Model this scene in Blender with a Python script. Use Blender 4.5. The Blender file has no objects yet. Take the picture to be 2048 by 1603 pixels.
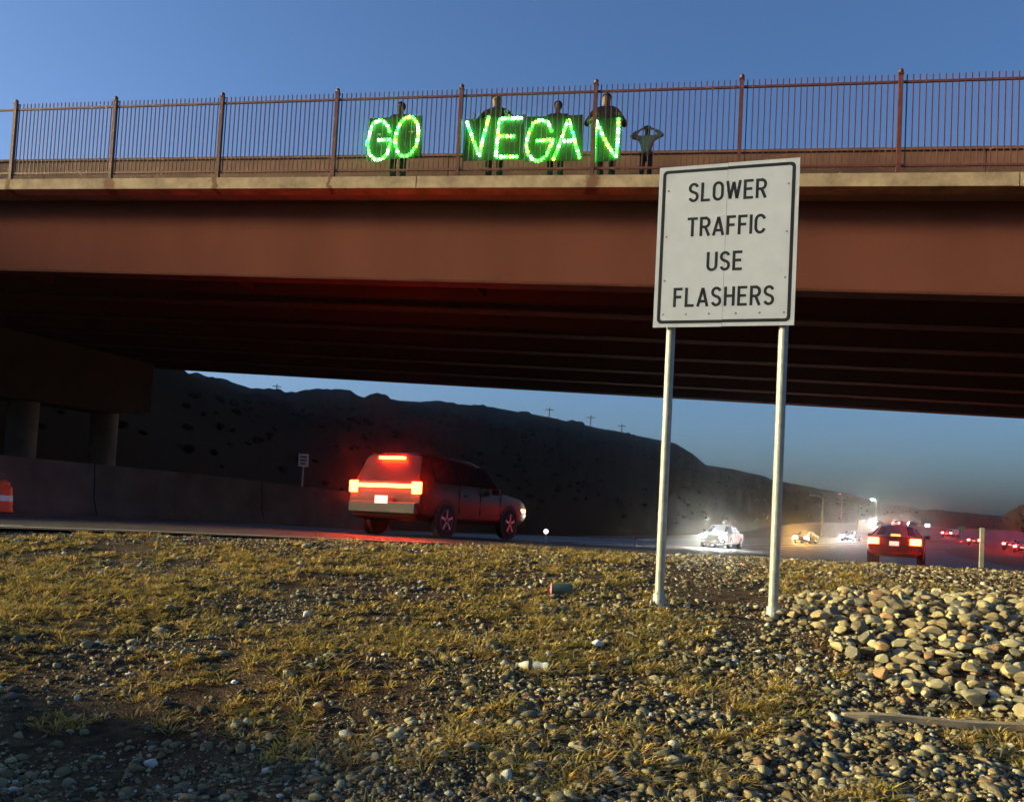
import bpy, bmesh, math, random
import numpy as np
from mathutils import Vector, Matrix, noise as mnoise

random.seed(7); rng = np.random.default_rng(7)
sc = bpy.context.scene
COL = sc.collection

# ---------------------------------------------------------------- camera
F, PY = 1650.0, 973.0                      # focal length and optical centre in 2048 x 1603 pixels
PITCH, ROLL = math.radians(2.5), math.radians(3.0)
_f = Vector((0, math.cos(PITCH), math.sin(PITCH))); _u = Vector((0, -math.sin(PITCH), math.cos(PITCH))); _r = Vector((1, 0, 0))
CR = math.cos(ROLL) * _r + math.sin(ROLL) * _u
CU = math.cos(ROLL) * _u - math.sin(ROLL) * _r
cam_d = bpy.data.cameras.new('camera'); cam = bpy.data.objects.new('camera', cam_d); COL.objects.link(cam)
cam_d.sensor_width = 36; cam_d.lens = 36 * F / 2048
cam_d.shift_y = (PY - 801.5) / 2048
cam_d.clip_start = 0.05; cam_d.clip_end = 6000
cam.matrix_world = Matrix(((CR.x, CU.x, -_f.x, 0), (CR.y, CU.y, -_f.y, 0), (CR.z, CU.z, -_f.z, 0), (0, 0, 0, 1)))
sc.camera = cam

# ---------------------------------------------------------------- sky, sun, exposure
SUN_AZ, SUN_EL = math.radians(-90), math.radians(11)
w = bpy.data.worlds.new('World'); sc.world = w; w.use_nodes = True
nt = w.node_tree; bg = nt.nodes['Background']
sky = nt.nodes.new('ShaderNodeTexSky'); sky.sky_type = 'NISHITA'; sky.sun_disc = False
sky.sun_elevation = math.radians(3.5); sky.sun_rotation = math.radians(-76)
sky.altitude = 1200; sky.air_density = 1.0; sky.dust_density = 2.0; sky.ozone_density = 2.8
tint = nt.nodes.new('ShaderNodeMix'); tint.data_type = 'RGBA'; tint.blend_type = 'MULTIPLY'; tint.inputs[0].default_value = 1; tint.inputs[7].default_value = (1.04, .97, 1.10, 1)
nt.links.new(sky.outputs[0], tint.inputs[6]); nt.links.new(tint.outputs[2], bg.inputs[0]); bg.inputs[1].default_value = 0.10
sl = bpy.data.lights.new('sun', 'SUN'); sl.energy = 5.0; sl.angle = math.radians(6.0); sl.color = (1.0, 0.85, 0.45)
sun = bpy.data.objects.new('sun', sl); COL.objects.link(sun)
sdir = Vector((math.sin(SUN_AZ) * math.cos(SUN_EL), math.cos(SUN_AZ) * math.cos(SUN_EL), math.sin(SUN_EL)))
sun.rotation_euler = sdir.to_track_quat('Z', 'Y').to_euler(); sun.location = sdir * 60
sc.view_settings.view_transform = 'Standard'; sc.view_settings.look = 'None'
sc.view_settings.exposure = 1.92; sc.view_settings.gamma = 1.0; sc.view_settings.use_curve_mapping = False
sc.render.engine = 'CYCLES'
sc.cycles.use_denoising = True
sc.cycles.max_bounces = 5; sc.cycles.diffuse_bounces = 3; sc.cycles.glossy_bounces = 3; sc.cycles.transmission_bounces = 3
sc.cycles.sample_clamp_indirect = 6; sc.cycles.caustics_reflective = False; sc.cycles.caustics_refractive = False

# ---------------------------------------------------------------- helpers
def ray(x, y):
    return CR * ((x - 1024) / F) - CU * ((y - PY) / F) + _f
def at(x, y, d):                            # the point of the place seen at that picture position, d metres ahead
    r = ray(x, y); return r * (d / r.y)
def put(o, parent=None, label=None, cat=None, group=None, kind=None):
    COL.objects.link(o)
    if parent: o.parent = parent
    if label: o['label'] = label
    if cat: o['category'] = cat
    if group: o['group'] = group
    if kind: o['kind'] = kind
    return o
def empty(name, loc=(0, 0, 0), rz=0.0, **k):
    o = bpy.data.objects.new(name, None); o.empty_display_size = 0.2
    o.location = loc; o.rotation_euler = (0, 0, rz); return put(o, **k)
def node_mat(name):
    m = bpy.data.materials.new(name); m.use_nodes = True
    return m, m.node_tree, m.node_tree.nodes['Principled BSDF']
def mat(name, col, rough=0.8, metal=0.0, var=0.25, scale=8.0, bump=0.0, bscale=60.0, coord='Object', stretch=None, spec=0.4, detail=6):
    m, t, b = node_mat(name)
    b.inputs['Roughness'].default_value = rough; b.inputs['Metallic'].default_value = metal
    b.inputs['Specular IOR Level'].default_value = spec
    tc = t.nodes.new('ShaderNodeTexCoord'); src = tc.outputs[coord]
    if stretch:
        mp = t.nodes.new('ShaderNodeMapping'); mp.inputs['Scale'].default_value = stretch
        t.links.new(src, mp.inputs[0]); src = mp.outputs[0]
    n = t.nodes.new('ShaderNodeTexNoise'); n.inputs['Scale'].default_value = scale; n.inputs['Detail'].default_value = detail
    t.links.new(src, n.inputs['Vector'])
    r = t.nodes.new('ShaderNodeValToRGB')
    r.color_ramp.elements[0].position = 0.3; r.color_ramp.elements[1].position = 0.7
    r.color_ramp.elements[0].color = (*[c * (1 - var) for c in col], 1); r.color_ramp.elements[1].color = (*[min(1, c * (1 + var)) for c in col], 1)
    t.links.new(n.outputs[0], r.inputs[0]); t.links.new(r.outputs[0], b.inputs['Base Color'])
    if bump:
        n2 = t.nodes.new('ShaderNodeTexNoise'); n2.inputs['Scale'].default_value = bscale; n2.inputs['Detail'].default_value = 4
        t.links.new(src, n2.inputs['Vector'])
        bp = t.nodes.new('ShaderNodeBump'); bp.inputs['Strength'].default_value = bump; bp.inputs['Distance'].default_value = 0.02
        t.links.new(n2.outputs[0], bp.inputs['Height']); t.links.new(bp.outputs[0], b.inputs['Normal'])
    return m
def attr_mat(name, rough=0.9, bump=0.3, bscale=90, spec=.3):
    m, t, b = node_mat(name)
    a = t.nodes.new('ShaderNodeAttribute'); a.attribute_name = 'Col'
    n = t.nodes.new('ShaderNodeTexNoise'); n.inputs['Scale'].default_value = bscale; n.inputs['Detail'].default_value = 4
    tc = t.nodes.new('ShaderNodeTexCoord'); t.links.new(tc.outputs['Object'], n.inputs['Vector'])
    mx = t.nodes.new('ShaderNodeMix'); mx.data_type = 'RGBA'; mx.blend_type = 'MULTIPLY'; mx.inputs[0].default_value = 0.5
    t.links.new(a.outputs['Color'], mx.inputs[6]); t.links.new(n.outputs[1], mx.inputs[7])
    t.links.new(mx.outputs[2], b.inputs['Base Color']); b.inputs['Roughness'].default_value = rough
    b.inputs['Specular IOR Level'].default_value = spec
    if bump:
        bp = t.nodes.new('ShaderNodeBump'); bp.inputs['Strength'].default_value = bump; bp.inputs['Distance'].default_value = 0.01
        t.links.new(n.outputs[0], bp.inputs['Height']); t.links.new(bp.outputs[0], b.inputs['Normal'])
    return m
def emit(name, col, strength):
    m, t, b = node_mat(name)
    b.inputs['Base Color'].default_value = (*[min(.8, c) for c in col], 1)
    b.inputs['Emission Color'].default_value = (*col, 1); b.inputs['Emission Strength'].default_value = strength
    return m

class MB:
    def __init__(s): s.v = []; s.f = []; s.mi = []; s.cur = 0
    def add(s, vs, fs):
        o = len(s.v); s.v += [tuple(v) for v in vs]; s.f += [tuple(i + o for i in f) for f in fs]; s.mi += [s.cur] * len(fs); return s
    def box(s, c, d, ax=None):                 # centre, full sizes, optional axes
        ax = ax or (Vector((1, 0, 0)), Vector((0, 1, 0)), Vector((0, 0, 1))); c = Vector(c)
        vs = [c + ax[0] * (sx * d[0] / 2) + ax[1] * (sy * d[1] / 2) + ax[2] * (sz * d[2] / 2) for sx in (-1, 1) for sy in (-1, 1) for sz in (-1, 1)]
        return s.add(vs, [(0, 1, 3, 2), (4, 6, 7, 5), (0, 4, 5, 1), (2, 3, 7, 6), (0, 2, 6, 4), (1, 5, 7, 3)])
    def tube(s, pts, rad, n=8, caps=True):
        pts = [Vector(p) for p in pts]; rs = rad if isinstance(rad, (list, tuple)) else [rad] * len(pts)
        rings = []; ref = None
        for i, p in enumerate(pts):
            t = (pts[min(i + 1, len(pts) - 1)] - pts[max(i - 1, 0)]).normalized()
            if ref is None: ref = t.orthogonal().normalized()
            a = (ref - t * ref.dot(t)); a = a.normalized() if a.length > 1e-6 else t.orthogonal().normalized(); ref = a
            b = t.cross(a)
            rings.append([p + (a * math.cos(2 * math.pi * k / n) + b * math.sin(2 * math.pi * k / n)) * rs[i] for k in range(n)])
        vs = [v for r in rings for v in r]; fs = []
        for i in range(len(pts) - 1):
            for k in range(n): fs.append((i * n + k, i * n + (k + 1) % n, (i + 1) * n + (k + 1) % n, (i + 1) * n + k))
        if caps: fs += [tuple(range(n))[::-1], tuple((len(pts) - 1) * n + k for k in range(n))]
        return s.add(vs, fs)
    def lathe(s, prof, n=16, base=(0, 0, 0), ax=None):   # prof: (r, z)
        ax = ax or (Vector((1, 0, 0)), Vector((0, 1, 0)), Vector((0, 0, 1))); base = Vector(base)
        vs = [base + (ax[0] * math.cos(2 * math.pi * k / n) + ax[1] * math.sin(2 * math.pi * k / n)) * r + ax[2] * z for r, z in prof for k in range(n)]
        fs = [(i * n + k, i * n + (k + 1) % n, (i + 1) * n + (k + 1) % n, (i + 1) * n + k) for i in range(len(prof) - 1) for k in range(n)]
        fs += [tuple(range(n))[::-1], tuple((len(prof) - 1) * n + k for k in range(n))]
        return s.add(vs, fs)
    def mesh(s, name, mats, smooth=None):
        me = bpy.data.meshes.new(name); me.from_pydata(s.v, [], s.f); me.update()
        bm = bmesh.new(); bm.from_mesh(me); bmesh.ops.recalc_face_normals(bm, faces=bm.faces); bm.to_mesh(me); bm.free()
        for m in (mats if isinstance(mats, (list, tuple)) else [mats]): me.materials.append(m)
        if any(s.mi): me.polygons.foreach_set('material_index', s.mi)
        if smooth is not None:
            me.polygons.foreach_set('use_smooth', [True] * len(me.polygons)); me.set_sharp_from_angle(angle=math.radians(smooth))
        return me
    def obj(s, name, mats, parent=None, smooth=None, bevel=0, **k):
        o = bpy.data.objects.new(name, s.mesh(name, mats, smooth))
        if bevel:
            md = o.modifiers.new('b', 'BEVEL'); md.width = bevel; md.segments = 2; md.limit_method = 'ANGLE'
        return put(o, parent, **k)
def inst(name, me, parent=None, M=None, **k):
    o = bpy.data.objects.new(name, me)
    if M is not None: o.matrix_basis = M
    return put(o, parent, **k)
def kids(o): return [c for c in COL.objects if c.parent == o]
def copy_tree(o, parent=None, label=None):
    c = o.copy(); COL.objects.link(c); c.parent = parent
    if label: c['label'] = label
    for ch in kids(o): copy_tree(ch, c)
    return c
def np_mesh(name, V, Fc, m, col=None, smooth=False):
    me = bpy.data.meshes.new(name); k = Fc.shape[1]
    me.vertices.add(len(V)); me.vertices.foreach_set('co', np.ascontiguousarray(V, np.float32).ravel())
    me.loops.add(Fc.size); me.loops.foreach_set('vertex_index', np.ascontiguousarray(Fc, np.int32).ravel())
    me.polygons.add(len(Fc)); me.polygons.foreach_set('loop_start', np.arange(0, Fc.size, k, dtype=np.int32))
    if smooth: me.polygons.foreach_set('use_smooth', np.ones(len(Fc), bool))
    if col is not None:
        a = me.attributes.new('Col', 'FLOAT_COLOR', 'POINT')
        a.data.foreach_set('color', np.concatenate([col, np.ones((len(col), 1))], 1).astype(np.float32).ravel())
    me.materials.append(m); me.update(calc_edges=True); me.validate(); return me

# ---------------------------------------------------------------- layout of the place
HA = math.radians(28)
HD = Vector((math.sin(HA), math.cos(HA), 0)); HN = Vector((-math.cos(HA), math.sin(HA), 0))   # along the highway, and across it to its far side
def bend(s): return -max(0.0, s - 60) ** 2 / 800.0 if s < 260 else -50 - (s - 260) * 0.5
def zroad(s): return float(np.interp(s, [-80, 18, 38, 75, 110, 150, 220, 300, 600], [-.40, -.40, -.86, -.95, -.5, .5, 4.0, 6.0, 9.0]))
def sp(x, y): return HD.x * x + HD.y * y, HN.x * x + HN.y * y
def road_pt(s, p, dz=0.0):
    q = HD * s + HN * (p + bend(s)); q.z = zroad(s) + dz; return q
EDGE_S = [-80, 4, 6.3, 10.9, 13.9, 17.9, 28.7, 45, 73, 110, 700]
EDGE_P = [11.3, 11.2, 10.8, 8.3, 4.7, 0.4, -2.6, -3.2, -1.0, 3.5, 5.5]
def edge_p(s): return float(np.interp(s, EDGE_S, EDGE_P))
def fbm(x, y, sc_, o=4):
    return mnoise.fractal(Vector((x * sc_, y * sc_, 3.7)), 0.6, 2.0, o)
def verge_z(x, y):
    z = float(np.interp(y, [-5, 2, 3.6, 7.5, 11, 13.5, 40], [-1.45, -1.36, -1.20, -.73, -.43, -.38, -.38]))
    z += 0.035 * fbm(x, y, .45) + 0.012 * fbm(x, y, 2.1) + .006 * fbm(x, y, 7)
    # heap of riprap to the right, near left hollow shaped to lie in shade
    d = math.hypot((x - 4.6) / 2.4, (y - 7.1) / 2.3); z += 0.14 * max(0, 1 - d * d)
    d = math.hypot((x + 2.6) / 2.4, (y - 4.4) / 1.1); z -= 0.16 * max(0, 1 - d * d)
    d = math.hypot((x + 5.6) / 2.3, (y - 3.7) / 1.75); z += 1.05 * max(0, 1 - d * d) ** 1.3   # berm added out of view to shade the near left ground
    return z
def ground_z(x, y):
    s, p = sp(x, y); e = edge_p(s) + bend(s) - p             # > 0 on our side of the pavement edge
    zr = zroad(s) - 0.05
    if e <= 0: return zr
    zv = verge_z(x, y)
    if y > 13.5: zv = max(zr + .0, min(zv, zroad(s) + .03 + .03 * fbm(x, y, .6)))
    t = min(1, e / 1.6); t = t * t * (3 - 2 * t)
    return zr * (1 - t) + zv * t

# ---------------------------------------------------------------- materials
M_soil = None
def soil_mat():
    m, t, b = node_mat('soil')
    tc = t.nodes.new('ShaderNodeTexCoord'); N = []
    for scl, d in ((0.9, 5), (9, 6), (60, 4)):
        n = t.nodes.new('ShaderNodeTexNoise'); n.inputs['Scale'].default_value = scl; n.inputs['Detail'].default_value = d
        t.links.new(tc.outputs['Object'], n.inputs['Vector']); N.append(n)
    r = t.nodes.new('ShaderNodeValToRGB'); e = r.color_ramp.elements
    e[0].position = .35; e[0].color = (.035, .024, .015, 1); e[1].position = .68; e[1].color = (.13, .085, .048, 1)
    t.links.new(N[1].outputs[0], r.inputs[0])
    r2 = t.nodes.new('ShaderNodeValToRGB'); e = r2.color_ramp.elements
    e[0].position = .4; e[0].color = (.75, .6, .5, 1); e[1].position = .65; e[1].color = (1.0, 1.0, .9, 1)
    t.links.new(N[0].outputs[0], r2.inputs[0])
    mx = t.nodes.new('ShaderNodeMix'); mx.data_type = 'RGBA'; mx.blend_type = 'MULTIPLY'; mx.inputs[0].default_value = 1
    t.links.new(r.outputs[0], mx.inputs[6]); t.links.new(r2.outputs[0], mx.inputs[7]); t.links.new(mx.outputs[2], b.inputs['Base Color'])
    b.inputs['Roughness'].default_value = .95; b.inputs['Specular IOR Level'].default_value = .2
    bp = t.nodes.new('ShaderNodeBump'); bp.inputs['Strength'].default_value = .9; bp.inputs['Distance'].default_value = .03
    t.links.new(N[2].outputs[0], bp.inputs['Height']); t.links.new(bp.outputs[0], b.inputs['Normal'])
    return m
M_soil = soil_mat()
M_asph = mat('asphalt', (.036, .032, .029), .72, var=.3, scale=3, bump=.4, bscale=120)
M_line = mat('road_paint', (.65, .63, .55), .7, var=.2, scale=9)
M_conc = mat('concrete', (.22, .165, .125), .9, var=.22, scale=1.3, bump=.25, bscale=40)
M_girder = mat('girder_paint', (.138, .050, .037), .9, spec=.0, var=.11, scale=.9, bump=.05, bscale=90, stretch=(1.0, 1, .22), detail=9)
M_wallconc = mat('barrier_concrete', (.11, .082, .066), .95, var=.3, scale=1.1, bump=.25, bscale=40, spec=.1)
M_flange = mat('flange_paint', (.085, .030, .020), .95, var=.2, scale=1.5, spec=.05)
M_pier = mat('pier_paint_shaded', (.045, .020, .015), .9, var=.2, scale=1.2, bump=.2, spec=.1)  # girder paint darkened, the shade under the deck put into its colour
M_brown = mat('barrier_paint', (.16, .085, .055), .85, var=.22, scale=2.2, bump=.2, bscale=30)
M_fence = mat('fence_paint', (.115, .034, .024), .55, var=.25, scale=7)
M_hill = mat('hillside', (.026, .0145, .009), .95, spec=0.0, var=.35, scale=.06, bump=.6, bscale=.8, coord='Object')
M_galv = mat('galvanised_steel', (.33, .34, .30), .5, metal=.35, var=.18, scale=14, bump=.05)
M_white = mat('sign_sheeting', (.42, .455, .54), .5, var=.05, scale=5, bump=.04, bscale=50)
M_ink = mat('sign_ink', (.010, .010, .011), .5, var=.2)
M_backal = mat('sign_back', (.42, .42, .42), .45, metal=.6)
M_tyre = mat('tyre_rubber', (.02, .02, .02), .85); M_rim = mat('rim_alloy', (.35, .35, .36), .35, metal=.8)
M_glass = mat('car_glass', (.012, .013, .016), .06, var=.1, spec=.7)
M_trim = mat('black_trim', (.02, .02, .02), .6)
M_wood = mat('weathered_wood', (.36, .28, .17), .85, var=.3, scale=10, stretch=(1, 8, 8), bump=.3, bscale=60)
def curb_mat():
    m, t, b = node_mat('curb_concrete')
    tc = t.nodes.new('ShaderNodeTexCoord')
    n = t.nodes.new('ShaderNodeTexNoise'); n.inputs['Scale'].default_value = 2.2; n.inputs['Detail'].default_value = 8; n.inputs['Roughness'].default_value = .7
    t.links.new(tc.outputs['Object'], n.inputs['Vector'])
    r = t.nodes.new('ShaderNodeValToRGB'); e = r.color_ramp.elements
    e[0].position = .28; e[0].color = (.15, .10, .065, 1); e[1].position = .62; e[1].color = (.42, .31, .20, 1)
    t.links.new(n.outputs[0], r.inputs[0])
    # rust runs where the posts are bolted down: streaks with a shape of their own
    sx = t.nodes.new('ShaderNodeSeparateXYZ'); t.links.new(tc.outputs['Object'], sx.inputs[0]); last = r.outputs[0]
    for u0, wd in ((-9.42, .20), (-12.15, .12), (1.57, .17), (-6.72, .07), (-3.97, .06)):
        a = t.nodes.new('ShaderNodeMath'); a.operation = 'SUBTRACT'; a.inputs[1].default_value = u0 * .97 + .04; t.links.new(sx.outputs[0], a.inputs[0])
        n3 = t.nodes.new('ShaderNodeTexNoise'); n3.inputs['Scale'].default_value = 6; t.links.new(tc.outputs['Object'], n3.inputs['Vector'])
        ad = t.nodes.new('ShaderNodeMath'); ad.operation = 'MULTIPLY_ADD'; ad.inputs[1].default_value = .3; ad.inputs[2].default_value = -.15
        t.links.new(n3.outputs[0], ad.inputs[0])
        a2 = t.nodes.new('ShaderNodeMath'); a2.operation = 'ADD'; t.links.new(a.outputs[0], a2.inputs[0]); t.links.new(ad.outputs[0], a2.inputs[1])
        ab = t.nodes.new('ShaderNodeMath'); ab.operation = 'ABSOLUTE'; t.links.new(a2.outputs[0], ab.inputs[0])
        mr = t.nodes.new('ShaderNodeMapRange'); mr.inputs[1].default_value = wd * .4; mr.inputs[2].default_value = wd; mr.inputs[3].default_value = .85; mr.inputs[4].default_value = 0
        t.links.new(ab.outputs[0], mr.inputs[0])
        mx = t.nodes.new('ShaderNodeMix'); mx.data_type = 'RGBA'; mx.inputs[7].default_value = (.13, .045, .02, 1)
        t.links.new(mr.outputs[0], mx.inputs[0]); t.links.new(last, mx.inputs[6]); last = mx.outputs[2]
    t.links.new(last, b.inputs['Base Color']); b.inputs['Roughness'].default_value = .9
    return m
M_curb = curb_mat()

# ---------------------------------------------------------------- ground (one sheet to the horizon)
def axis(lo, a, b, hi, step):
    c = list(np.arange(a, b, step)); g = step; x = b
    while x < hi: c.append(x); g *= 1.18; x += g
    c.append(hi); g = step; x = a - step; L = []
    while x > lo: L.append(x); g *= 1.18; x -= g
    return [lo] + L[::-1] + c
xs = axis(-2500, -9.5, 11, 2500, .1); ys = axis(-2500, 1.6, 16, 3500, .1)
V = np.array([(x, y, ground_z(x, y) if abs(x) < 300 and -60 < y < 600 else zroad(sp(x, y)[0]) - .05) for y in ys for x in xs])
nx, ny = len(xs), len(ys)
I = np.arange(nx * ny).reshape(ny, nx)
Fq = np.stack([I[:-1, :-1], I[:-1, 1:], I[1:, 1:], I[1:, :-1]], -1).reshape(-1, 4)
put(bpy.data.objects.new('ground', np_mesh('ground', V, Fq, M_soil, smooth=True)), kind='structure')

# ---------------------------------------------------------------- pavements
def strip(name, ss, pl, pr, dz, m, **k):
    b = MB(); vs = []; K = 5
    for s in ss:
        a, c = pl(s), pr(s)
        for q in range(K): vs.append(road_pt(s, a + (c - a) * q / (K - 1), dz))
    b.add(vs, [(i * K + q, i * K + q + 1, (i + 1) * K + q + 1, (i + 1) * K + q) for i in range(len(ss) - 1) for q in range(K - 1)])
    return b.obj(name, m, **k)
SS = list(np.arange(-60, 20, 4)) + list(np.arange(20, 120, 3)) + list(np.arange(120, 480, 10))
def med(s): return float(np.interp(s, [20, 60], [20.0, 15.6]))
near_road = strip('highway_near_carriageway', SS, lambda s: med(s) - .35, edge_p, 0.0, M_asph, kind='structure')
far_road = strip('highway_far_carriageway', SS, lambda s: 28.0, lambda s: med(s) + .5, 0.0, M_asph, kind='structure')
strip('edge_line', [s for s in SS if s < 14], lambda s: edge_p(s) + .75, lambda s: edge_p(s) + .62, .005, M_line, parent=near_road)
strip('edge_line', SS, lambda s: med(s) - 1.2, lambda s: med(s) - 1.32, .005, M_line, parent=near_road)
for s0 in range(-20, 110, 12):
    strip('lane_dash', [s0, s0 + 1.5, s0 + 3], lambda s: 11.46, lambda s: 11.34, .005, M_line, parent=near_road)
strip('edge_line', SS, lambda s: med(s) + 1.5, lambda s: med(s) + 1.38, .005, M_line, parent=far_road)

# concrete median barrier, cast in lengths
barrier = empty('median_barrier', road_pt(10, 20), label='long low concrete barrier wall between the two carriageways under the bridge', cat='barrier')
for s0 in np.arange(-46, 26, 6.0):
    b = MB(); prof = [(-.30, 0), (-.30, .08), (-.17, .34), (-.10, 1.07), (.10, 1.07), (.17, .34), (.30, .08), (.30, 0)]
    vs = []
    for s in (s0 + .02, s0 + 3, s0 + 5.98):
        vs += [road_pt(s, med(s) + q, z * 1.30 - .02) - barrier.location for q, z in prof]
    n = len(prof)
    b.add(vs, [(i * n + k, i * n + k + 1, (i + 1) * n + k + 1, (i + 1) * n + k) for i in range(2) for k in range(n - 1)] + [tuple(range(n)), tuple(2 * n + k for k in range(n))[::-1]])
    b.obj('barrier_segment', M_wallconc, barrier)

# ---------------------------------------------------------------- hills
RID = [(-300, 705), (0, 720), (300, 755), (430, 772), (560, 787), (730, 797), (900, 805), (985, 812), (1100, 832), (1200, 855), (1270, 868), (1350, 884), (1385, 905), (1412, 928), (1465, 936), (1530, 951), (1545, 958),
       (1610, 970), (1640, 976), (1700, 986), (1760, 1004), (1850, 1019), (1870, 1018), (1960, 1027), (2005, 1031), (2020, 1020), (2048, 1008), (2200, 985), (2500, 960)]
ra = []; re_ = []
for px, py in RID:
    r = ray(px, py); ra.append(math.degrees(math.atan2(r.x, r.y))); re_.append(r.z / math.hypot(r.x, r.y))
ra = [-80, -66, -58, -50] + ra; re_ = [-.02, .0, .30, .31] + re_  # ridge left of the view raised to keep the hillside in shade
def hill_R(az): return float(np.interp(az, [-80, -40, -30, 0, 12, 20, 27, 31.2, 31.8, 40], [150, 160, 170, 230, 330, 520, 800, 900, 420, 380]))
def hill_pt(az, t):
    R = hill_R(az); g = 28 - az
    rf = min(33.0 / math.sin(math.radians(max(g, 3))), R * .55) if g < 150 else R * .3
    if az > 22: rf = R * .5
    e = float(np.interp(az, ra, re_)); a = math.radians(az)
    if t <= 1:
        r = rf + (R - rf) * t
        z0 = zroad(HD.x * rf * math.sin(a) + HD.y * rf * math.cos(a)) - .3
        zt = R * e
        pr = t ** .8
        z = z0 + (zt - z0) * pr
        near = float(np.interp(az, [-72, -66, -45, -30, -15, 0], [0, 14, 13, 8, 2, 0]))  # left slope raised, mostly out of view, to shade SUV and barrier
        z += near * min(1, t * (R - rf) / 14) * (1 - t)
        z += (fbm(r * math.sin(a), r * math.cos(a), .05, 5) * min(R, 300) * .010) * math.sin(math.pi * min(1, t * 1.05)) * (1 if t < .95 else 0)
        if t > .97: z += 0.0006 * R * mnoise.noise(Vector((az * 2.3, 0, 0))) + .0006 * R * mnoise.noise(Vector((az * 7, 4, 0))) - .0035 * R
    else:
        r = R * (1 + (t - 1)); k = t - 1
        z = R * e * (1 + .88 * k) - k * 3  # keeps rising unseen behind the ridge to shade the farther slopes
    return Vector((r * math.sin(a), r * math.cos(a), z))
AZ = list(np.arange(-80, -34, 1.0)) + list(np.arange(-34, 36, .16)) + list(np.arange(36, 60, 1))
TT = [0, .01, .03, .06, .1, .16, .22, .3, .4, .5, .6, .7, .8, .88, .94, .98, 1.0, 1.05, 1.2, 1.5, 1.9]
V = np.array([hill_pt(a, t) for t in TT for a in AZ]); I = np.arange(len(V)).reshape(len(TT), len(AZ))
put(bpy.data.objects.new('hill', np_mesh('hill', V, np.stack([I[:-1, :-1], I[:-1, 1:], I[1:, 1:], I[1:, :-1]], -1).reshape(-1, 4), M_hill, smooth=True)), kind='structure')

def ico(sub):
    bm = bmesh.new(); bmesh.ops.create_icosphere(bm, subdivisions=sub, radius=1); bm.verts.ensure_lookup_table()
    v = np.array([x.co[:] for x in bm.verts]); f = np.array([[q.index for q in p.verts] for p in bm.faces]); bm.free(); return v, f
ICO1, ICO2, ICO3 = ico(1), ico(2), ico(3)
def scatter(shapes, base_f, P, S, cols, jitter=0.0):
    """many small solids: shapes (k, nv, 3), positions P, per-axis sizes S, random turns"""
    n = len(P); nv = shapes.shape[1]; ch = rng.integers(0, len(shapes), n)
    A = rng.uniform(0, 2 * math.pi, n); T = rng.normal(0, .35, n)
    v = shapes[ch] * S[:, None, :]
    ct, st = np.cos(T)[:, None], np.sin(T)[:, None]
    y, z = v[:, :, 1] * ct - v[:, :, 2] * st, v[:, :, 1] * st + v[:, :, 2] * ct
    ca, sa = np.cos(A)[:, None], np.sin(A)[:, None]
    x, y = v[:, :, 0] * ca - y * sa, v[:, :, 0] * sa + y * ca
    Vv = np.stack([x, y, z], -1) + P[:, None, :]
    Ff = base_f[None] + (np.arange(n) * nv)[:, None, None]
    C = np.repeat(cols[:, None, :], nv, 1)
    return Vv.reshape(-1, 3), Ff.reshape(-1, base_f.shape[1]), C.reshape(-1, 3)
def stone_shapes(base, k, amp, pw=1.0):
    out = []
    for i in range(k):
        off = Vector((i * 7.3, i * 1.7, 2.2)); vv = []
        cuts = [Vector(rng.normal(size=3)).normalized() for _ in range(9)]
        cd = rng.uniform(.52, .9, 9)
        for p in base:
            q = Vector(p); q = q * (1 + amp * mnoise.noise(q * 1.1 + off) + amp * .4 * mnoise.noise(q * 2.7 + off))
            for c, d in zip(cuts, cd):
                e = q.dot(c) - d
                if e > 0: q -= c * e * .97
            vv.append(q[:])
        out.append(vv)
    return np.array(out)
# scrub on the hillside
P = []; S = []; Cc = []
for i in range(2600):
    az = rng.uniform(-34, 35); t = rng.uniform(0.02, .93) ** .9
    p = hill_pt(az, t); r = math.hypot(p.x, p.y)
    if p.z / r > .90 * float(np.interp(az, ra, re_)): continue
    k = rng.uniform(.35, 1.0) * (.45 + r * .0009)
    P.append((p.x, p.y, p.z + k * .12)); S.append((k * rng.uniform(.7, 1.2), k * rng.uniform(.7, 1.2), k * rng.uniform(.45, .85))); Cc.append(np.array((.0105, .008, .0045)) * rng.uniform(.6, 1.4))
v, f, c = scatter(stone_shapes(ICO1[0], 10, .9), ICO1[1], np.array(P), np.array(S), np.array(Cc))
put(bpy.data.objects.new('hillside_scrub', np_mesh('hillside_scrub', v, f, attr_mat('scrub_leaves', .95, .5, 3, 0.0), c)), kind='stuff', label='dark desert scrub scattered over the hillside behind the bridge', cat='scrub')

# ---------------------------------------------------------------- bridge
BR = -ray(-5600, 398).normalized()                 # along the bridge, to the right, slightly downhill
VH = Vector((-BR.y, BR.x, 0)).normalized(); UPZ = Vector((0, 0, 1))
P0 = at(1024, 355, 16.0)
BM = Matrix(((BR.x, VH.x, 0, P0.x), (BR.y, VH.y, 0, P0.y), (BR.z, VH.z, 1, P0.z), (0, 0, 0, 1)))   # bridge axes: along, across, up
def bvec(q): return tuple(BR * q[0] + VH * q[1] + UPZ * q[2])
def bp(u, v, w_): return P0 + BR * u + VH * v + UPZ * w_
def bplane(x, y, v):                               # where the view ray meets the upright plane v metres in from the bridge's near face
    r = ray(x, y); t = (P0 + VH * v).dot(VH) / r.dot(VH); q = r * t - P0
    u = (q - VH * q.dot(VH)); uu = (Vector((u.x, u.y, 0)).dot(Vector((BR.x, BR.y, 0)))) / (BR.x ** 2 + BR.y ** 2)
    return Vector((uu, v, q.z - BR.z * uu))
UL, UR = -46.0, 42.0
bridge = empty('road_bridge', P0, label='brown steel girder bridge carrying a road over the highway', cat='bridge')
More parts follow.
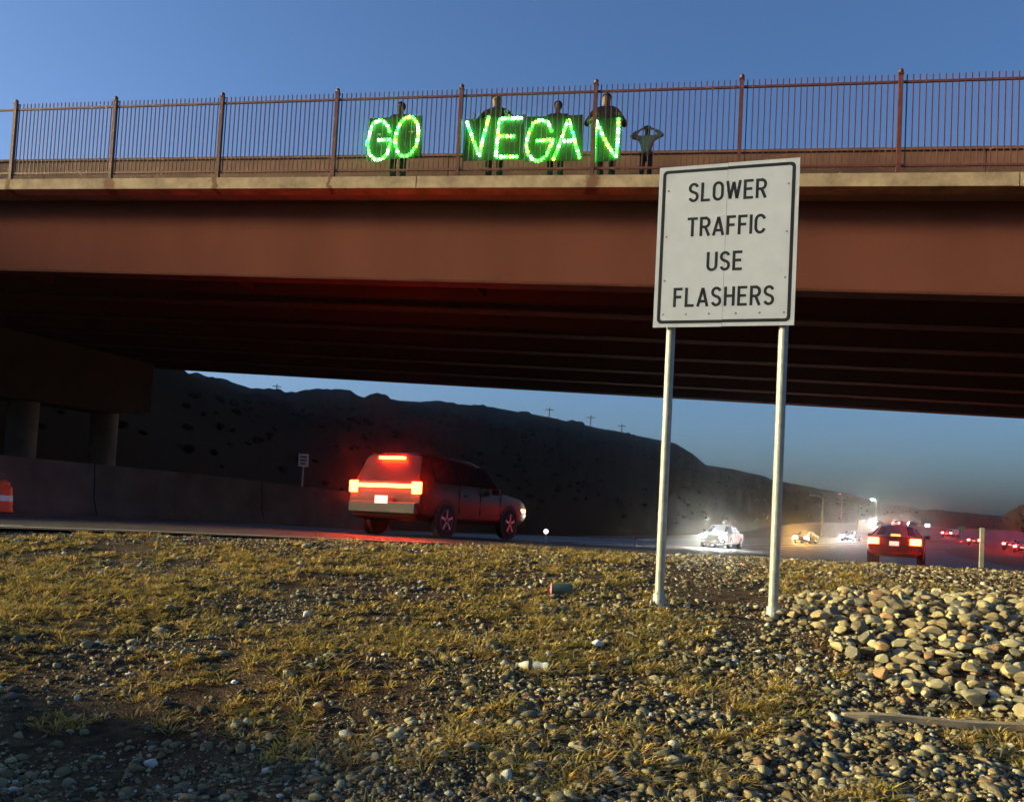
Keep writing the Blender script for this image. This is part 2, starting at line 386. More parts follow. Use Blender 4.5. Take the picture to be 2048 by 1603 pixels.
def bridge_part(name, m, ext, smooth=None, parent=None, seg=None):
    """ext: list of (u0, u1, v0, v1, w0, w1) boxes in bridge axes"""
    b = MB()
    for u0, u1, v0, v1, w0, w1 in ext:
        c = ((u0 + u1) / 2, (v0 + v1) / 2, (w0 + w1) / 2)
        b.box(c, (u1 - u0, v1 - v0, w1 - w0))
    b.v = [bvec(v) for v in b.v]
    return put(bpy.data.objects.new(name, b.mesh(name, m)), bridge)
DW = 14.75
bridge_part('deck_slab', M_conc, [(UL, UR, .37, DW - .37, -.190, -.005)])
curb = bridge_part('curb', M_curb, [(u, u + 10.98, 0, .36, -.20, .04) for u in np.arange(UL, UR - 10, 11)])
bridge_part('curb', M_conc, [(UL, UR, DW - .36, DW, -.188, .04)])
bridge_part('sidewalk', M_conc, [(UL, UR, .372, 1.88, -.003, .02)])
wall = bridge_part('traffic_barrier', M_brown, [(u, u + 10.98, 1.9, 2.15, -.003, 1.30) for u in np.arange(UL, UR - 10, 11)])
bridge_part('barrier_cap', M_brown, [(UL, UR, 1.86, 2.19, 1.302, 1.36)])
bridge_part('traffic_barrier', M_conc, [(UL, UR, DW - 1.6, DW - 1.4, -.003, .9)])
GV = [.65 + 2.24 * i for i in range(7)]
for i, gv in enumerate(GV):
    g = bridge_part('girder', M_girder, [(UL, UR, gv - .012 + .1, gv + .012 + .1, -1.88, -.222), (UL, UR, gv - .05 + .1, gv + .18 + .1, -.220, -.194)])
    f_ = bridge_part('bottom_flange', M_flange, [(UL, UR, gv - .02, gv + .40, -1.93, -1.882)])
    if i < 6:
        cf = MB().box((0, 1.12, -1.05), (.03, 2.2, 1.1)); cf.v = [bvec(v) for v in cf.v]; cf = cf.mesh('cross_frame', M_girder)
        for u in np.arange(UL + 2, UR, 6.1): inst('cross_frame', cf, bridge, Matrix.Translation(bvec((u, gv + .1, 0))))
# pier: cap on round columns in a line along the highway's far side
def pier_pt(px, py, p):
    r = ray(px, py); return r * (p / (HN.x * r.x + HN.y * r.y))
PP = 29.2
capc = pier_pt(240, 831, PP); s_end = sp(capc.x, capc.y)[0]; zc0 = capc.z
capL = pier_pt(0, 796, PP); sL = sp(capL.x, capL.y)[0]; zcL = capL.z
slope = (zc0 - zcL) / (s_end - sL)
def zcap(s): return zc0 + slope * (s - s_end)
def zsoff(s):                                       # girder underside above the pier line
    q = HD * s + HN * PP - P0; return P0.z + BR.z * (q.x * BR.x + q.y * BR.y) / (BR.x ** 2 + BR.y ** 2) - 1.95
b = MB(); vs = []
s1 = s_end + .9; s0 = s_end - 15.5
for s in (s0, s_end - .6, s1):
    zb = zcap(s) if s < s1 else zcap(s) + .25
    for p, z in ((PP - .65, zb), (PP + .65, zb), (PP + .65, zsoff(s)), (PP - .65, zsoff(s))):
        q = HD * s + HN * p; vs.append((q.x, q.y, z))
b.add(vs, [(i * 4 + k, i * 4 + (k + 1) % 4, i * 4 + 4 + (k + 1) % 4, i * 4 + 4 + k) for i in range(2) for k in range(4)] + [(0, 1, 2, 3), (8, 9, 10, 11)])
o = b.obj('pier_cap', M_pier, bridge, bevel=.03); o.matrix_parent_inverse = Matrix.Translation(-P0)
for px in (42, 206):
    q = pier_pt(px, 880, PP); s = sp(q.x, q.y)[0]
    for k in ([0] if px > 100 else [0, -1, -2]):
        ss_ = s + k * 4.2; c = HD * ss_ + HN * PP
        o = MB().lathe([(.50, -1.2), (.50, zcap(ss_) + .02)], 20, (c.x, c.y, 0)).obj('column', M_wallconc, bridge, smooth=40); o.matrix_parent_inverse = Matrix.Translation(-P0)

# ---------------------------------------------------------------- pedestrian fence
fence = empty('pedestrian_fence', bp(0, .12, .04), label='rust red picket railing with ball topped posts along the bridge', cat='fence')
FI = Matrix.Translation(-fence.location)
def fence_part(name, me, u, v, w_):
    o = bpy.data.objects.new(name, me); o.matrix_basis = Matrix.Translation(bp(u, v, w_))
    put(o, fence); o.matrix_parent_inverse = FI; return o
pm = MB().box((0, 0, .92), (.075, .075, 1.84)).box((0, 0, .012), (.17, .17, .02)).box((0, 0, 1.85), (.095, .095, .02))
pm.lathe([(.02, 1.86), (.042, 1.885), (.046, 1.91), (.035, 1.94), (.008, 1.955)], 10)
pm.v = [bvec(v) for v in pm.v]; post_me = pm.mesh('post', M_fence); pk = MB().box((0, 0, 0), (.019, .019, 1.70)).add([(-.0095, -.0095, .85), (.0095, -.0095, .85), (.0095, .0095, .85), (-.0095, .0095, .85), (0, 0, .875)], [(0, 1, 4), (1, 2, 4), (2, 3, 4), (3, 0, 4)]); pk.v = [bvec(v) for v in pk.v]; picket_me = pk.mesh('picket', M_fence)
SPU = 2.752; U0 = 1.57
posts_u = [U0 + SPU * k for k in range(-7, 5)]
for u in posts_u: fence_part('post', post_me, u, .12, .04)
rl = MB().box((SPU / 2, 0, 0), (SPU - .08, .036, .04)); rl.v = [bvec(v) for v in rl.v]; rail_me = rl.mesh('rail', M_fence)
for u in posts_u[:-1]:
    fence_part('rail', rail_me, u, .12, 1.745); fence_part('rail', rail_me, u, .12, .22)
    if -14 < u < 11:
        for k in range(1, 26): fence_part('picket', picket_me, u + SPU * k / 26, .12 - .0, 1.02)
bits = MB()                                                      # leaf litter caught on the curb under the railing
for k in range(230):
    u = rng.uniform(-12.5, 10); c = Vector((u, rng.uniform(.1, .33), .045 + rng.uniform(0, .045)))
    a = Vector(rng.normal(size=3)).normalized(); d = a.orthogonal().normalized(); l = rng.uniform(.02, .13)
    bits.add([c - a * l, c + d * .018, c + a * l, c - d * .018], [(0, 1, 2, 3)])
bits.v = [bvec(v) for v in bits.v]
o = bpy.data.objects.new('curb_leaf_litter', bits.mesh('curb_leaf_litter', mat('dry_leaf', (.42, .30, .19), .9, var=.3)))
o.location = P0; put(o, label='dry leaves and scraps caught along the bridge curb', cat='leaf litter', kind='stuff')

# ---------------------------------------------------------------- people
def skin_mesh(verts, edges, radii, roots, m, sub=2):
    me = bpy.data.meshes.new('skin'); me.from_pydata(verts, edges, []); me.update()
    o = bpy.data.objects.new('skin', me); COL.objects.link(o)
    md = o.modifiers.new('s', 'SKIN'); md.use_smooth_shade = True
    sv = me.skin_vertices[0].data
    for i, r in enumerate(radii):
        sv[i].radius = r if isinstance(r, tuple) else (r, r); sv[i].use_root = i in roots
    md2 = o.modifiers.new('d', 'SUBSURF'); md2.levels = sub; md2.render_levels = sub
    dg = bpy.context.evaluated_depsgraph_get(); dg.update()
    res = bpy.data.meshes.new_from_object(o.evaluated_get(dg)); bpy.data.objects.remove(o)
    res.materials.clear(); res.materials.append(m)
    res.polygons.foreach_set('use_smooth', [True] * len(res.polygons)); return res
class SK:
    def __init__(s): s.v = []; s.e = []; s.r = []; s.roots = []
    def pt(s, p, r, link=None):
        s.v.append(tuple(p)); s.r.append(r)
        if link is None: s.roots.append(len(s.v) - 1)
        else: s.e.append((link, len(s.v) - 1))
        return len(s.v) - 1
M_skin = mat('skin', (.15, .085, .06), .6, var=.08); 
def person(u, v, w0, label, k, shirt, trousers, hair_c, hands, hair_len, lean=0.0, turn=0.0):
    """hands: two (x, y, z) wrist points in the figure's own metres (x to its left in the picture's right); the figure faces -y"""
    root = empty('person', bp(u, v, w0), math.atan2(BR.y, BR.x) + turn, label=label, cat='person', group='people on the bridge')
    root.scale = (k, k, k)
    L = lean
    def elbow(sx, sh, wr):
        mid = (Vector(sh) + Vector(wr)) / 2; d = (Vector(wr) - Vector(sh)).length; h = math.sqrt(max(.003, .29 ** 2 - (d / 2) ** 2))
        if wr[2] > 1.4: return mid + Vector((sx * h, .02, -.05))
        return mid + Vector((sx * h * .6, h * .5, -h * .6))
    S = SK()
    pel = S.pt((0, 0, .96), (.15, .105)); sp1 = S.pt((L * .3, 0, 1.12), (.13, .095), pel); ch = S.pt((L * .7, .0, 1.32), (.155, .105), sp1)
    nk0 = S.pt((L, 0, 1.46), (.07, .065), ch); nk = S.pt((L, -.01, 1.53), .052, nk0)
    jw = S.pt((L, -.022, 1.575), (.058, .066), nk); hd = S.pt((L, -.012, 1.645), (.072, .088), jw); S.pt((L, -.004, 1.715), (.055, .07), hd)
    sh, el, wr = [], [], []
    for sx, hp in ((-1, hands[0]), (1, hands[1])):
        a = Vector((sx * .185 + L, 0, 1.42)); e = elbow(sx, a, hp); sh.append(a); el.append(e); wr.append(Vector(hp))
        i = S.pt(a, .058, ch); j = S.pt(a.lerp(e, .5), .047, i); j = S.pt(e, .038, j); j = S.pt(e.lerp(Vector(hp), .4), .037, j); j = S.pt(hp, (.028, .022), j)
        d = (Vector(hp) - e).normalized(); c = Vector(hp) + d * .07; S.pt(c, (.038, .018), j)
        side = d.cross(Vector((0, -1, 0))); side = side.normalized() if side.length > .1 else Vector((1, 0, 0)); cur = Vector((0, -1, 0)) if hp[2] < 1.4 else Vector((-sx, 0, 0))
        for q, ln in ((-.027, .068), (-.009, .08), (.009, .075), (.027, .058)):
            b0 = c + side * q; f0 = S.pt(b0, .0095); f1 = S.pt(b0 + d * ln * .5 + cur * .01, .009, f0); f2 = S.pt(b0 + d * ln * .8 + cur * .03, .008, f1); S.pt(b0 + d * ln * .85 + cur * .05, .007, f2)
        t0 = S.pt(Vector(hp) + d * .03 + side * -sx * .025, .011); t1 = S.pt(Vector(hp) + d * .055 + side * -sx * .055 + cur * .01, .010, t0); S.pt(Vector(hp) + d * .09 + side * -sx * .06 + cur * .03, .008, t1)
    for sx in (-1, 1):
        h_ = S.pt((sx * .09, 0, .90), .088, pel); m_ = S.pt((sx * .10, -.01, .70), .075, h_); n_ = S.pt((sx * .105, -.015, .50), .055, m_); q_ = S.pt((sx * .105, .01, .32), .052, n_); a_ = S.pt((sx * .11, .02, .09), .036, q_)
        S.pt((sx * .12, -.08, .045), (.040, .030), a_)
    inst('body', skin_mesh(S.v, S.e, S.r, S.roots, M_skin), root)
    T = SK(); a0 = T.pt((0, 0, .92), (.165, .12)); a1 = T.pt((L * .3, 0, 1.12), (.148, .112), a0); a2 = T.pt((L * .7, 0, 1.32), (.172, .122), a1); T.pt((L, 0, 1.455), (.085, .08), a2)
    for s_, e_, w_ in zip(sh, el, wr):
        i = T.pt(s_, .078, a2); j = T.pt(s_.lerp(e_, .5), .068, i); j = T.pt(e_, .060, j); T.pt(e_.lerp(w_, .85), .048, j)
    inst('shirt', skin_mesh(T.v, T.e, T.r, T.roots, mat('shirt_cloth', shirt, .9, scale=20)), root)
    T = SK(); a0 = T.pt((0, 0, .95), (.16, .115))
    for sx in (-1, 1):
        i = T.pt((sx * .09, 0, .88), .10, a0); i = T.pt((sx * .10, -.01, .70), .088, i); i = T.pt((sx * .105, -.015, .50), .07, i); i = T.pt((sx * .105, .01, .30), .066, i); T.pt((sx * .11, .02, .09), .06, i)
    inst('trousers', skin_mesh(T.v, T.e, T.r, T.roots, mat('trouser_cloth', trousers, .9, scale=20)), root)
    msh = mat('shoe', (.03, .03, .03), .6)
    for sx in (-1, 1):
        T = SK(); i = T.pt((sx * .11, .045, .045), (.042, .04)); i = T.pt((sx * .115, -.06, .04), (.047, .036), i); T.pt((sx * .12, -.15, .03), (.038, .026), i)
        inst('shoe', skin_mesh(T.v, T.e, T.r, T.roots, msh), root)
    hv = ICO3[0] * np.array((.086, .104, .092)) + np.array((L, .004, 1.672)); keep = [f for f in ICO3[1] if not (hv[f, 1].mean() < -.035 and hv[f, 2].mean() < 1.705) and hv[f, 2].mean() > 1.60]
    hb = MB(); hb.add(hv.tolist(), [tuple(int(q) for q in f) for f in keep])
    if hair_len > .04: hb.tube([(L, .045, 1.66), (L, .075, 1.60), (L, .085, 1.56 - hair_len * .6), (L, .075, 1.54 - hair_len)], [.075, .078, .07, .03], 10)
    hb.obj('hair', mat('hair', hair_c, .6, scale=60, stretch=(6, 6, 1)), root, smooth=80)
    fc = MB()
    for sx in (-1, 1): fc.lathe([(.001, -.006), (.009, -.002), (.009, .002), (.001, .006)], 8, (L + sx * .028, -.099, 1.645), (Vector((1, 0, 0)), Vector((0, 0, 1)), Vector((0, -1, 0))))
    fc.obj('eyes', mat('eye', (.03, .025, .02), .3), root, smooth=60)
    fc = MB(); fc.add([(L - .014, -.098, 1.605), (L + .014, -.098, 1.605), (L, -.125, 1.608), (L, -.1, 1.65)], [(0, 1, 2), (0, 2, 3), (1, 3, 2)]); fc.obj('nose', M_skin, root, smooth=80)
    fc = MB(); fc.box((L, -.094, 1.575), (.042, .008, .010)); fc.obj('mouth', mat('lip', (.28, .10, .09), .5), root)
    return root
def headu(px, v): return bplane(px, 300, v).x
person(headu(798, .5), .5, .02, 'person in dark clothes standing behind the GO light board', 1.045, (.05, .05, .05), (.02, .02, .025), (.02, .015, .012), [(-.33, -.20, 1.02), (.36, -.20, 1.02)], 0.0)
person(headu(990, .5), .5, .02, 'fair haired person standing behind the V and E light board', 1.10, (.05, .045, .04), (.025, .025, .03), (.20, .13, .07), [(-.36, -.22, 1.20), (.30, -.22, 1.22)], .10, lean=-.02)
person(headu(1112, .5), .5, .02, 'short dark haired person standing behind the second G and A board', 1.00, (.04, .04, .04), (.02, .02, .025), (.015, .012, .01), [(-.30, -.20, 1.16), (.32, -.20, 1.16)], 0.0)
person(headu(1214, .5), .5, .02, 'long haired person leaning over the N light board', 1.075, (.09, .07, .055), (.03, .03, .035), (.10, .06, .035), [(-.30, -.20, 1.18), (.22, -.20, 1.20)], .22, lean=-.05, turn=.2)
person(headu(1293, .6), .6, .02, 'smaller person in a pale top with both hands raised to the head', .715, (.28, .28, .25), (.02, .02, .025), (.05, .03, .02), [(-.17, -.12, 1.60), (.17, -.12, 1.60)], .05)

# ---------------------------------------------------------------- light boards (letters of small green bulbs)
M_board = mat('dark_board', (.016, .045, .02), .75, var=.2)
M_cord = mat('light_cord', (.02, .06, .02), .5)
LED = [emit('led_green', (.022, 1.0, .020), 8.0), emit('led_mint', (.20, 1.0, .26), 9.0), emit('led_yellow', (.45, 1.0, .03), 6.0), emit('led_cyan', (.03, .95, .4), 6.0)]
bulb_v, bulb_f = ICO1
def bulb_mesh(m):
    return np_mesh('bulb', bulb_v * np.array((.033, .026, .036)), bulb_f, m, smooth=True)
BULB = [bulb_mesh(m) for m in LED]
def c2p(cx, cy): return 680 + cx * .33203, 140 + cy * .33203
ell = lambda cx, cy, rx, ry, sk: [(cx + rx * math.cos(a) + sk * math.sin(a) * -1, cy + ry * math.sin(a)) for a in np.linspace(-math.pi / 2, 1.5 * math.pi, 25)]
LET = {'letter_g': [[(300, 372), (285, 330), (245, 303), (205, 325), (180, 385), (165, 450), (180, 510), (215, 545), (255, 540), (285, 510), (298, 470), (312, 422), (235, 425)]],
       'letter_o': [ell(405, 405, 68, 118, 16)],
       'letter_v': [[(768, 320), (790, 385), (815, 455), (840, 520), (855, 455), (875, 370), (897, 290)]],
       'letter_e': [[(1092, 292), (965, 298), (952, 400), (940, 525), (1065, 525)], [(965, 402), (1050, 402)]],
       'letter_g2': [[(1275, 370), (1255, 320), (1210, 303), (1165, 325), (1140, 385), (1120, 450), (1135, 510), (1165, 545), (1200, 552), (1240, 525), (1265, 470), (1285, 422), (1190, 430)]],
       'letter_a': [[(1288, 538), (1320, 460), (1350, 370), (1378, 300), (1400, 370), (1420, 450), (1442, 528)], [(1332, 432), (1412, 428)]],
       'letter_n': [[(1525, 552), (1532, 470), (1538, 380), (1543, 305), (1580, 390), (1615, 460), (1662, 528), (1672, 450), (1677, 370), (1678, 300)]]}
def light_board(rect, letters, label, vv=.265):
    cs = [bplane(*c2p(x, y), vv) for x, y in rect]; cen = sum(cs, Vector()) / 4
    base = bp(cen.x, vv, min(c.z for c in cs))
    root = empty('light_board', base, label=label, cat='light board', group='green light boards held on the bridge')
    b = MB(); fr = [bp(c.x, vv, c.z) - base for c in cs]; bk = [bp(c.x, vv + .015, c.z) - base for c in cs]
    b.add(fr + bk, [(0, 1, 2, 3), (7, 6, 5, 4), (0, 4, 5, 1), (1, 5, 6, 2), (2, 6, 7, 3), (3, 7, 4, 0)]); b.obj('panel', M_board, root)
    for L in letters:
        cord = MB(); bl = []
        for path in LET[L]:
            q = [bplane(*c2p(x, y), vv - .012) for x, y in path]; w3 = [bp(c.x, c.y, c.z) - base for c in q]
            cord.tube(w3, .007, 5)
            ln = [0]
            for i in range(1, len(w3)): ln.append(ln[-1] + (w3[i] - w3[i - 1]).length)
            n = max(2, int(round(ln[-1] / .066)))
            for k in range(n + 1):
                d = ln[-1] * k / n; i = max(1, min(len(w3) - 1, int(np.searchsorted(ln, d)))); t = (d - ln[i - 1]) / max(1e-6, ln[i] - ln[i - 1])
                bl.append(w3[i - 1].lerp(w3[i], t) - VH * .022)
        lo = cord.obj('letter', M_cord, root)
        for p in bl:
            m = BULB[rng.choice(4, p=[.50, .32, .12, .06])]
            inst('bulb', m, lo, Matrix.Translation(p))
    return root
light_board([(178, 292), (497, 275), (492, 520), (172, 548)], ['letter_g', 'letter_o'], 'dark board with the glowing green letters GO')
light_board([(752, 300), (1118, 268), (1098, 540), (740, 548)], ['letter_v', 'letter_e'], 'dark board with the glowing green letters V and E')
light_board([(1128, 282), (1462, 270), (1456, 545), (1112, 552)], ['letter_g2', 'letter_a'], 'dark board with the glowing green letters G and A', .285)
light_board([(1512, 292), (1700, 282), (1690, 540), (1506, 560)], ['letter_n'], 'narrow dark board with the glowing green letter N')

# ---------------------------------------------------------------- road sign on two posts
SW, SH = 1.22, 1.48
sA = at(1306, 655, 7.72); sB = at(1588, 651, 7.33)
sx_ = (sB - sA); sx_.z = 0; swid = sx_.length; sx_.normalize()
sn = Vector((sx_.y, -sx_.x, 0)); sz_ = Vector((0, 0, 1))          # face normal, towards the camera
skew = (sB.z - sA.z) / swid
sbase = (at(1320, 1215, 7.72) + at(1545, 1245, 7.33)) / 2
zbot = (sA.z + sB.z) / 2
sign = empty('road_sign', sbase, label='tall white regulatory sign reading SLOWER TRAFFIC USE FLASHERS on two steel posts', cat='road sign')
SI = Matrix.Translation(-sbase)
cenx = (sA + sB) / 2
TILT = -math.atan(skew) if False else 0.0
def spt(a, h, d=0.0):                                             # a across from centre, h up from bottom edge, d out of the face
    return Vector((cenx.x, cenx.y, zbot)) + sx_ * a + Vector((0, 0, h + a * skew)) + sn * d - sbase
SWID = swid; SHH = (at(1315, 338, 7.72).z - sA.z + at(1602, 315, 7.33).z - sB.z) / 2
for side in (-1, 1):
    a0, a1 = (-SWID / 2, -.0015) if side < 0 else (.0015, SWID / 2); dh = .0016 * side; d = .0002 * side
    b = MB(); q = [(a0, 0), (a1, 0), (a1, SHH), (a0, SHH)]
    b.add([spt(a, h + dh, .012 + d) for a, h in q] + [spt(a, h + dh, .006) for a, h in q], [(0, 1, 2, 3), (7, 6, 5, 4), (0, 4, 5, 1), (1, 5, 6, 2), (2, 6, 7, 3), (3, 7, 4, 0)])
    pn = b.obj('panel', [M_white], sign)
    # printed border, half on each panel
    def rr(ins, rad, n=8):
        pts = []
        hw, h0, h1 = SWID / 2 - ins, ins, SHH - ins
        for cx, cy, a in ((hw - rad, h0 + rad, -90), (hw - rad, h1 - rad, 0)):
            for k in range(n + 1): th = math.radians(a + 90 * k / n); pts.append((cx + rad * math.cos(th), cy + rad * math.sin(th)))
        return [(.0015, h0)] + pts + [(.0015, h1)]
    o_, i_ = rr(.034, .045), rr(.064, .022); n = len(o_); b = MB()
    b.add([spt(side * a, h + dh, .0128 + d) for a, h in o_] + [spt(side * a, h + dh, .0128 + d) for a, h in i_], [(k, k + 1, n + k + 1, n + k) for k in range(n - 1)])
    b.obj('border', M_ink, sign)
    b = MB()
    for h in (.12, .44, .86, 1.30):
        for a in (.54,) if h > .2 else (.12, .33, .54): b.lathe([(.011, 0), (.010, .0015), (.004, .0022)], 8, spt(side * a, h, .0119 + d), (sx_, sz_, sn))
    b.obj('rivets', mat('rivet', (.22, .22, .21), .5, metal=.5), sign, smooth=50)
def arc(cx, cy, rx, ry, a0, a1, n=12): return [(cx + rx * math.cos(math.radians(a0 + (a1 - a0) * k / n)), cy + ry * math.sin(math.radians(a0 + (a1 - a0) * k / n))) for k in range(n + 1)]
# letters as strokes on a cell 1 high; each gives (width, strokes)
Wd = .145
GL = {'L': (.46, [[(.06, 1), (.06, .06), (.46, .06)]]), 'T': (.52, [[(0, .94), (.52, .94)], [(.26, .94), (.26, 0)]]), 'I': (.12, [[(.06, 0), (.06, 1)]]),
      'E': (.47, [[(.47, .94), (.06, .94), (.06, .06), (.47, .06)], [(.06, .52), (.42, .52)]]), 'F': (.45, [[(.45, .94), (.06, .94), (.06, 0)], [(.06, .52), (.40, .52)]]),
      'H': (.52, [[(.06, 0), (.06, 1)], [(.46, 0), (.46, 1)], [(.06, .52), (.46, .52)]]),
      'A': (.58, [[(.05, 0), (.29, .97), (.53, 0)], [(.13, .27), (.45, .27)]]), 'W': (.74, [[(.05, 1), (.20, .05), (.37, .93), (.54, .05), (.69, 1)]]),
      'O': (.54, [arc(.27, .68, .21, .26, 0, 180) + arc(.27, .32, .21, .26, 180, 360) + [(.48, .68)]]),
      'U': (.53, [[(.06, 1), (.06, .30)] + arc(.265, .28, .205, .22, 180, 360) + [(.47, 1)]]),
      'C': (.52, [arc(.27, .68, .21, .26, 15, 180) + arc(.27, .32, .21, .26, 180, 345)]),
      'R': (.52, [[(.06, 0), (.06, .94), (.27, .94)] + arc(.27, .71, .19, .23, 90, -90) + [(.06, .48)], [(.27, .48), (.47, 0)]]),
      'S': (.50, [arc(.25, .73, .19, .21, 15, 180, 10) + arc(.27, .72, .21, .2, 180, 245, 5) + arc(.23, .28, .21, .22, 60, 0, 6)[0:] + arc(.25, .27, .19, .21, 0, -165, 12)])}
def stroke(b, pts, wd, conv):
    pts = [Vector((p[0], p[1])) for p in pts]
    for i in range(1, len(pts) - 1):                              # a sharp turn starts a new stroke
        if (pts[i] - pts[i - 1]).normalized().dot((pts[i + 1] - pts[i]).normalized()) < -.3:
            stroke(b, pts[:i + 1], wd, conv); stroke(b, pts[i:], wd, conv); return
    n = len(pts); L_ = []; R_ = []
    for i in range(n):
        d0 = (pts[i] - pts[i - 1]).normalized() if i else (pts[1] - pts[0]).normalized()
        d1 = (pts[i + 1] - pts[i]).normalized() if i < n - 1 else d0
        n0 = Vector((-d0.y, d0.x)); n1 = Vector((-d1.y, d1.x)); m_ = (n0 + n1)
        m_ = m_.normalized() if m_.length > .05 else n0
        k = min(1.5, 1 / max(.3, m_.dot(n0))) * wd / 2
        L_.append(pts[i] + m_ * k); R_.append(pts[i] - m_ * k)
    b.add([conv(p) for p in L_] + [conv(p) for p in R_], [(i, i + 1, n + i + 1, n + i) for i in range(n - 1)])
CH = .180
for txt, frac, width in (('SLOWER', .170, .700), ('TRAFFIC', .385, .700), ('USE', .602, .318), ('FLASHERS', .818, .900)):
    cy = SHH * (1 - frac); ws = [GL[c][0] * CH for c in txt]; gap = (width - sum(ws)) / (len(txt) - 1); a = -width / 2
    for c, wv in zip(txt, ws):
        b = MB()
        for j, st in enumerate(GL[c][1]): stroke(b, st, Wd, lambda p, j=j: spt(a + p.x * CH, cy - CH / 2 + p.y * CH, .0128 + .0001 * j))
        b.obj('sign_letter', M_ink, sign); a += wv + gap
for (tx, ty), (bx, by), dd in (((1339, 656), (1320, 1215), 7.72), ((1567, 653), (1545, 1245), 7.33)):
    bq = at(bx, by, dd) + Vector((0, 0, .0)); tq = at(tx, ty, dd); mid = (bq + tq) / 2; aa = (mid - cenx).dot(sx_); tq = Vector((cenx.x, cenx.y, tq.z)) + sx_ * aa - sn * .062; bq = Vector((tq.x, tq.y, bq.z))
    top = Vector((tq.x, tq.y, zbot + SHH - .06))
    MB().tube([bq + Vector((0, 0, .03)) - sbase, top - sbase], .043, 16).obj('post', M_galv, sign, smooth=40)
    b = MB().lathe([(.058, .02), (.058, .13), (.050, .14)], 16, bq - sbase); sl_ = b.obj('slip_collar', M_galv, sign, smooth=40)
    b = MB().box(bq - sbase + Vector((0, 0, .012)), (.19, .15, .022)); b.box(bq - sbase + Vector((0, 0, -.03)), (.16, .12, .05))
    for sx in (-1, 1): b.lathe([(.014, 0), (.014, .045), (.010, .05)], 6, bq - sbase + Vector((sx * .075, -.03, .02)))
    b.obj('base_plate', M_galv, sign)
    b = MB()
    b.tube([spt(0, .0, 0) * 0 + (bq - sbase) + Vector((0, -.06, .075)), (bq - sbase) + Vector((0, -.075, .075))], .016, 6); b.obj('bolt', M_galv, sign)
for h in (.25, .75, 1.25):
    MB().tube([spt(-SWID / 2 + .06, h, -.002), spt(SWID / 2 - .06, h, -.002)], .012, 6).obj('back_brace', M_backal, sign)

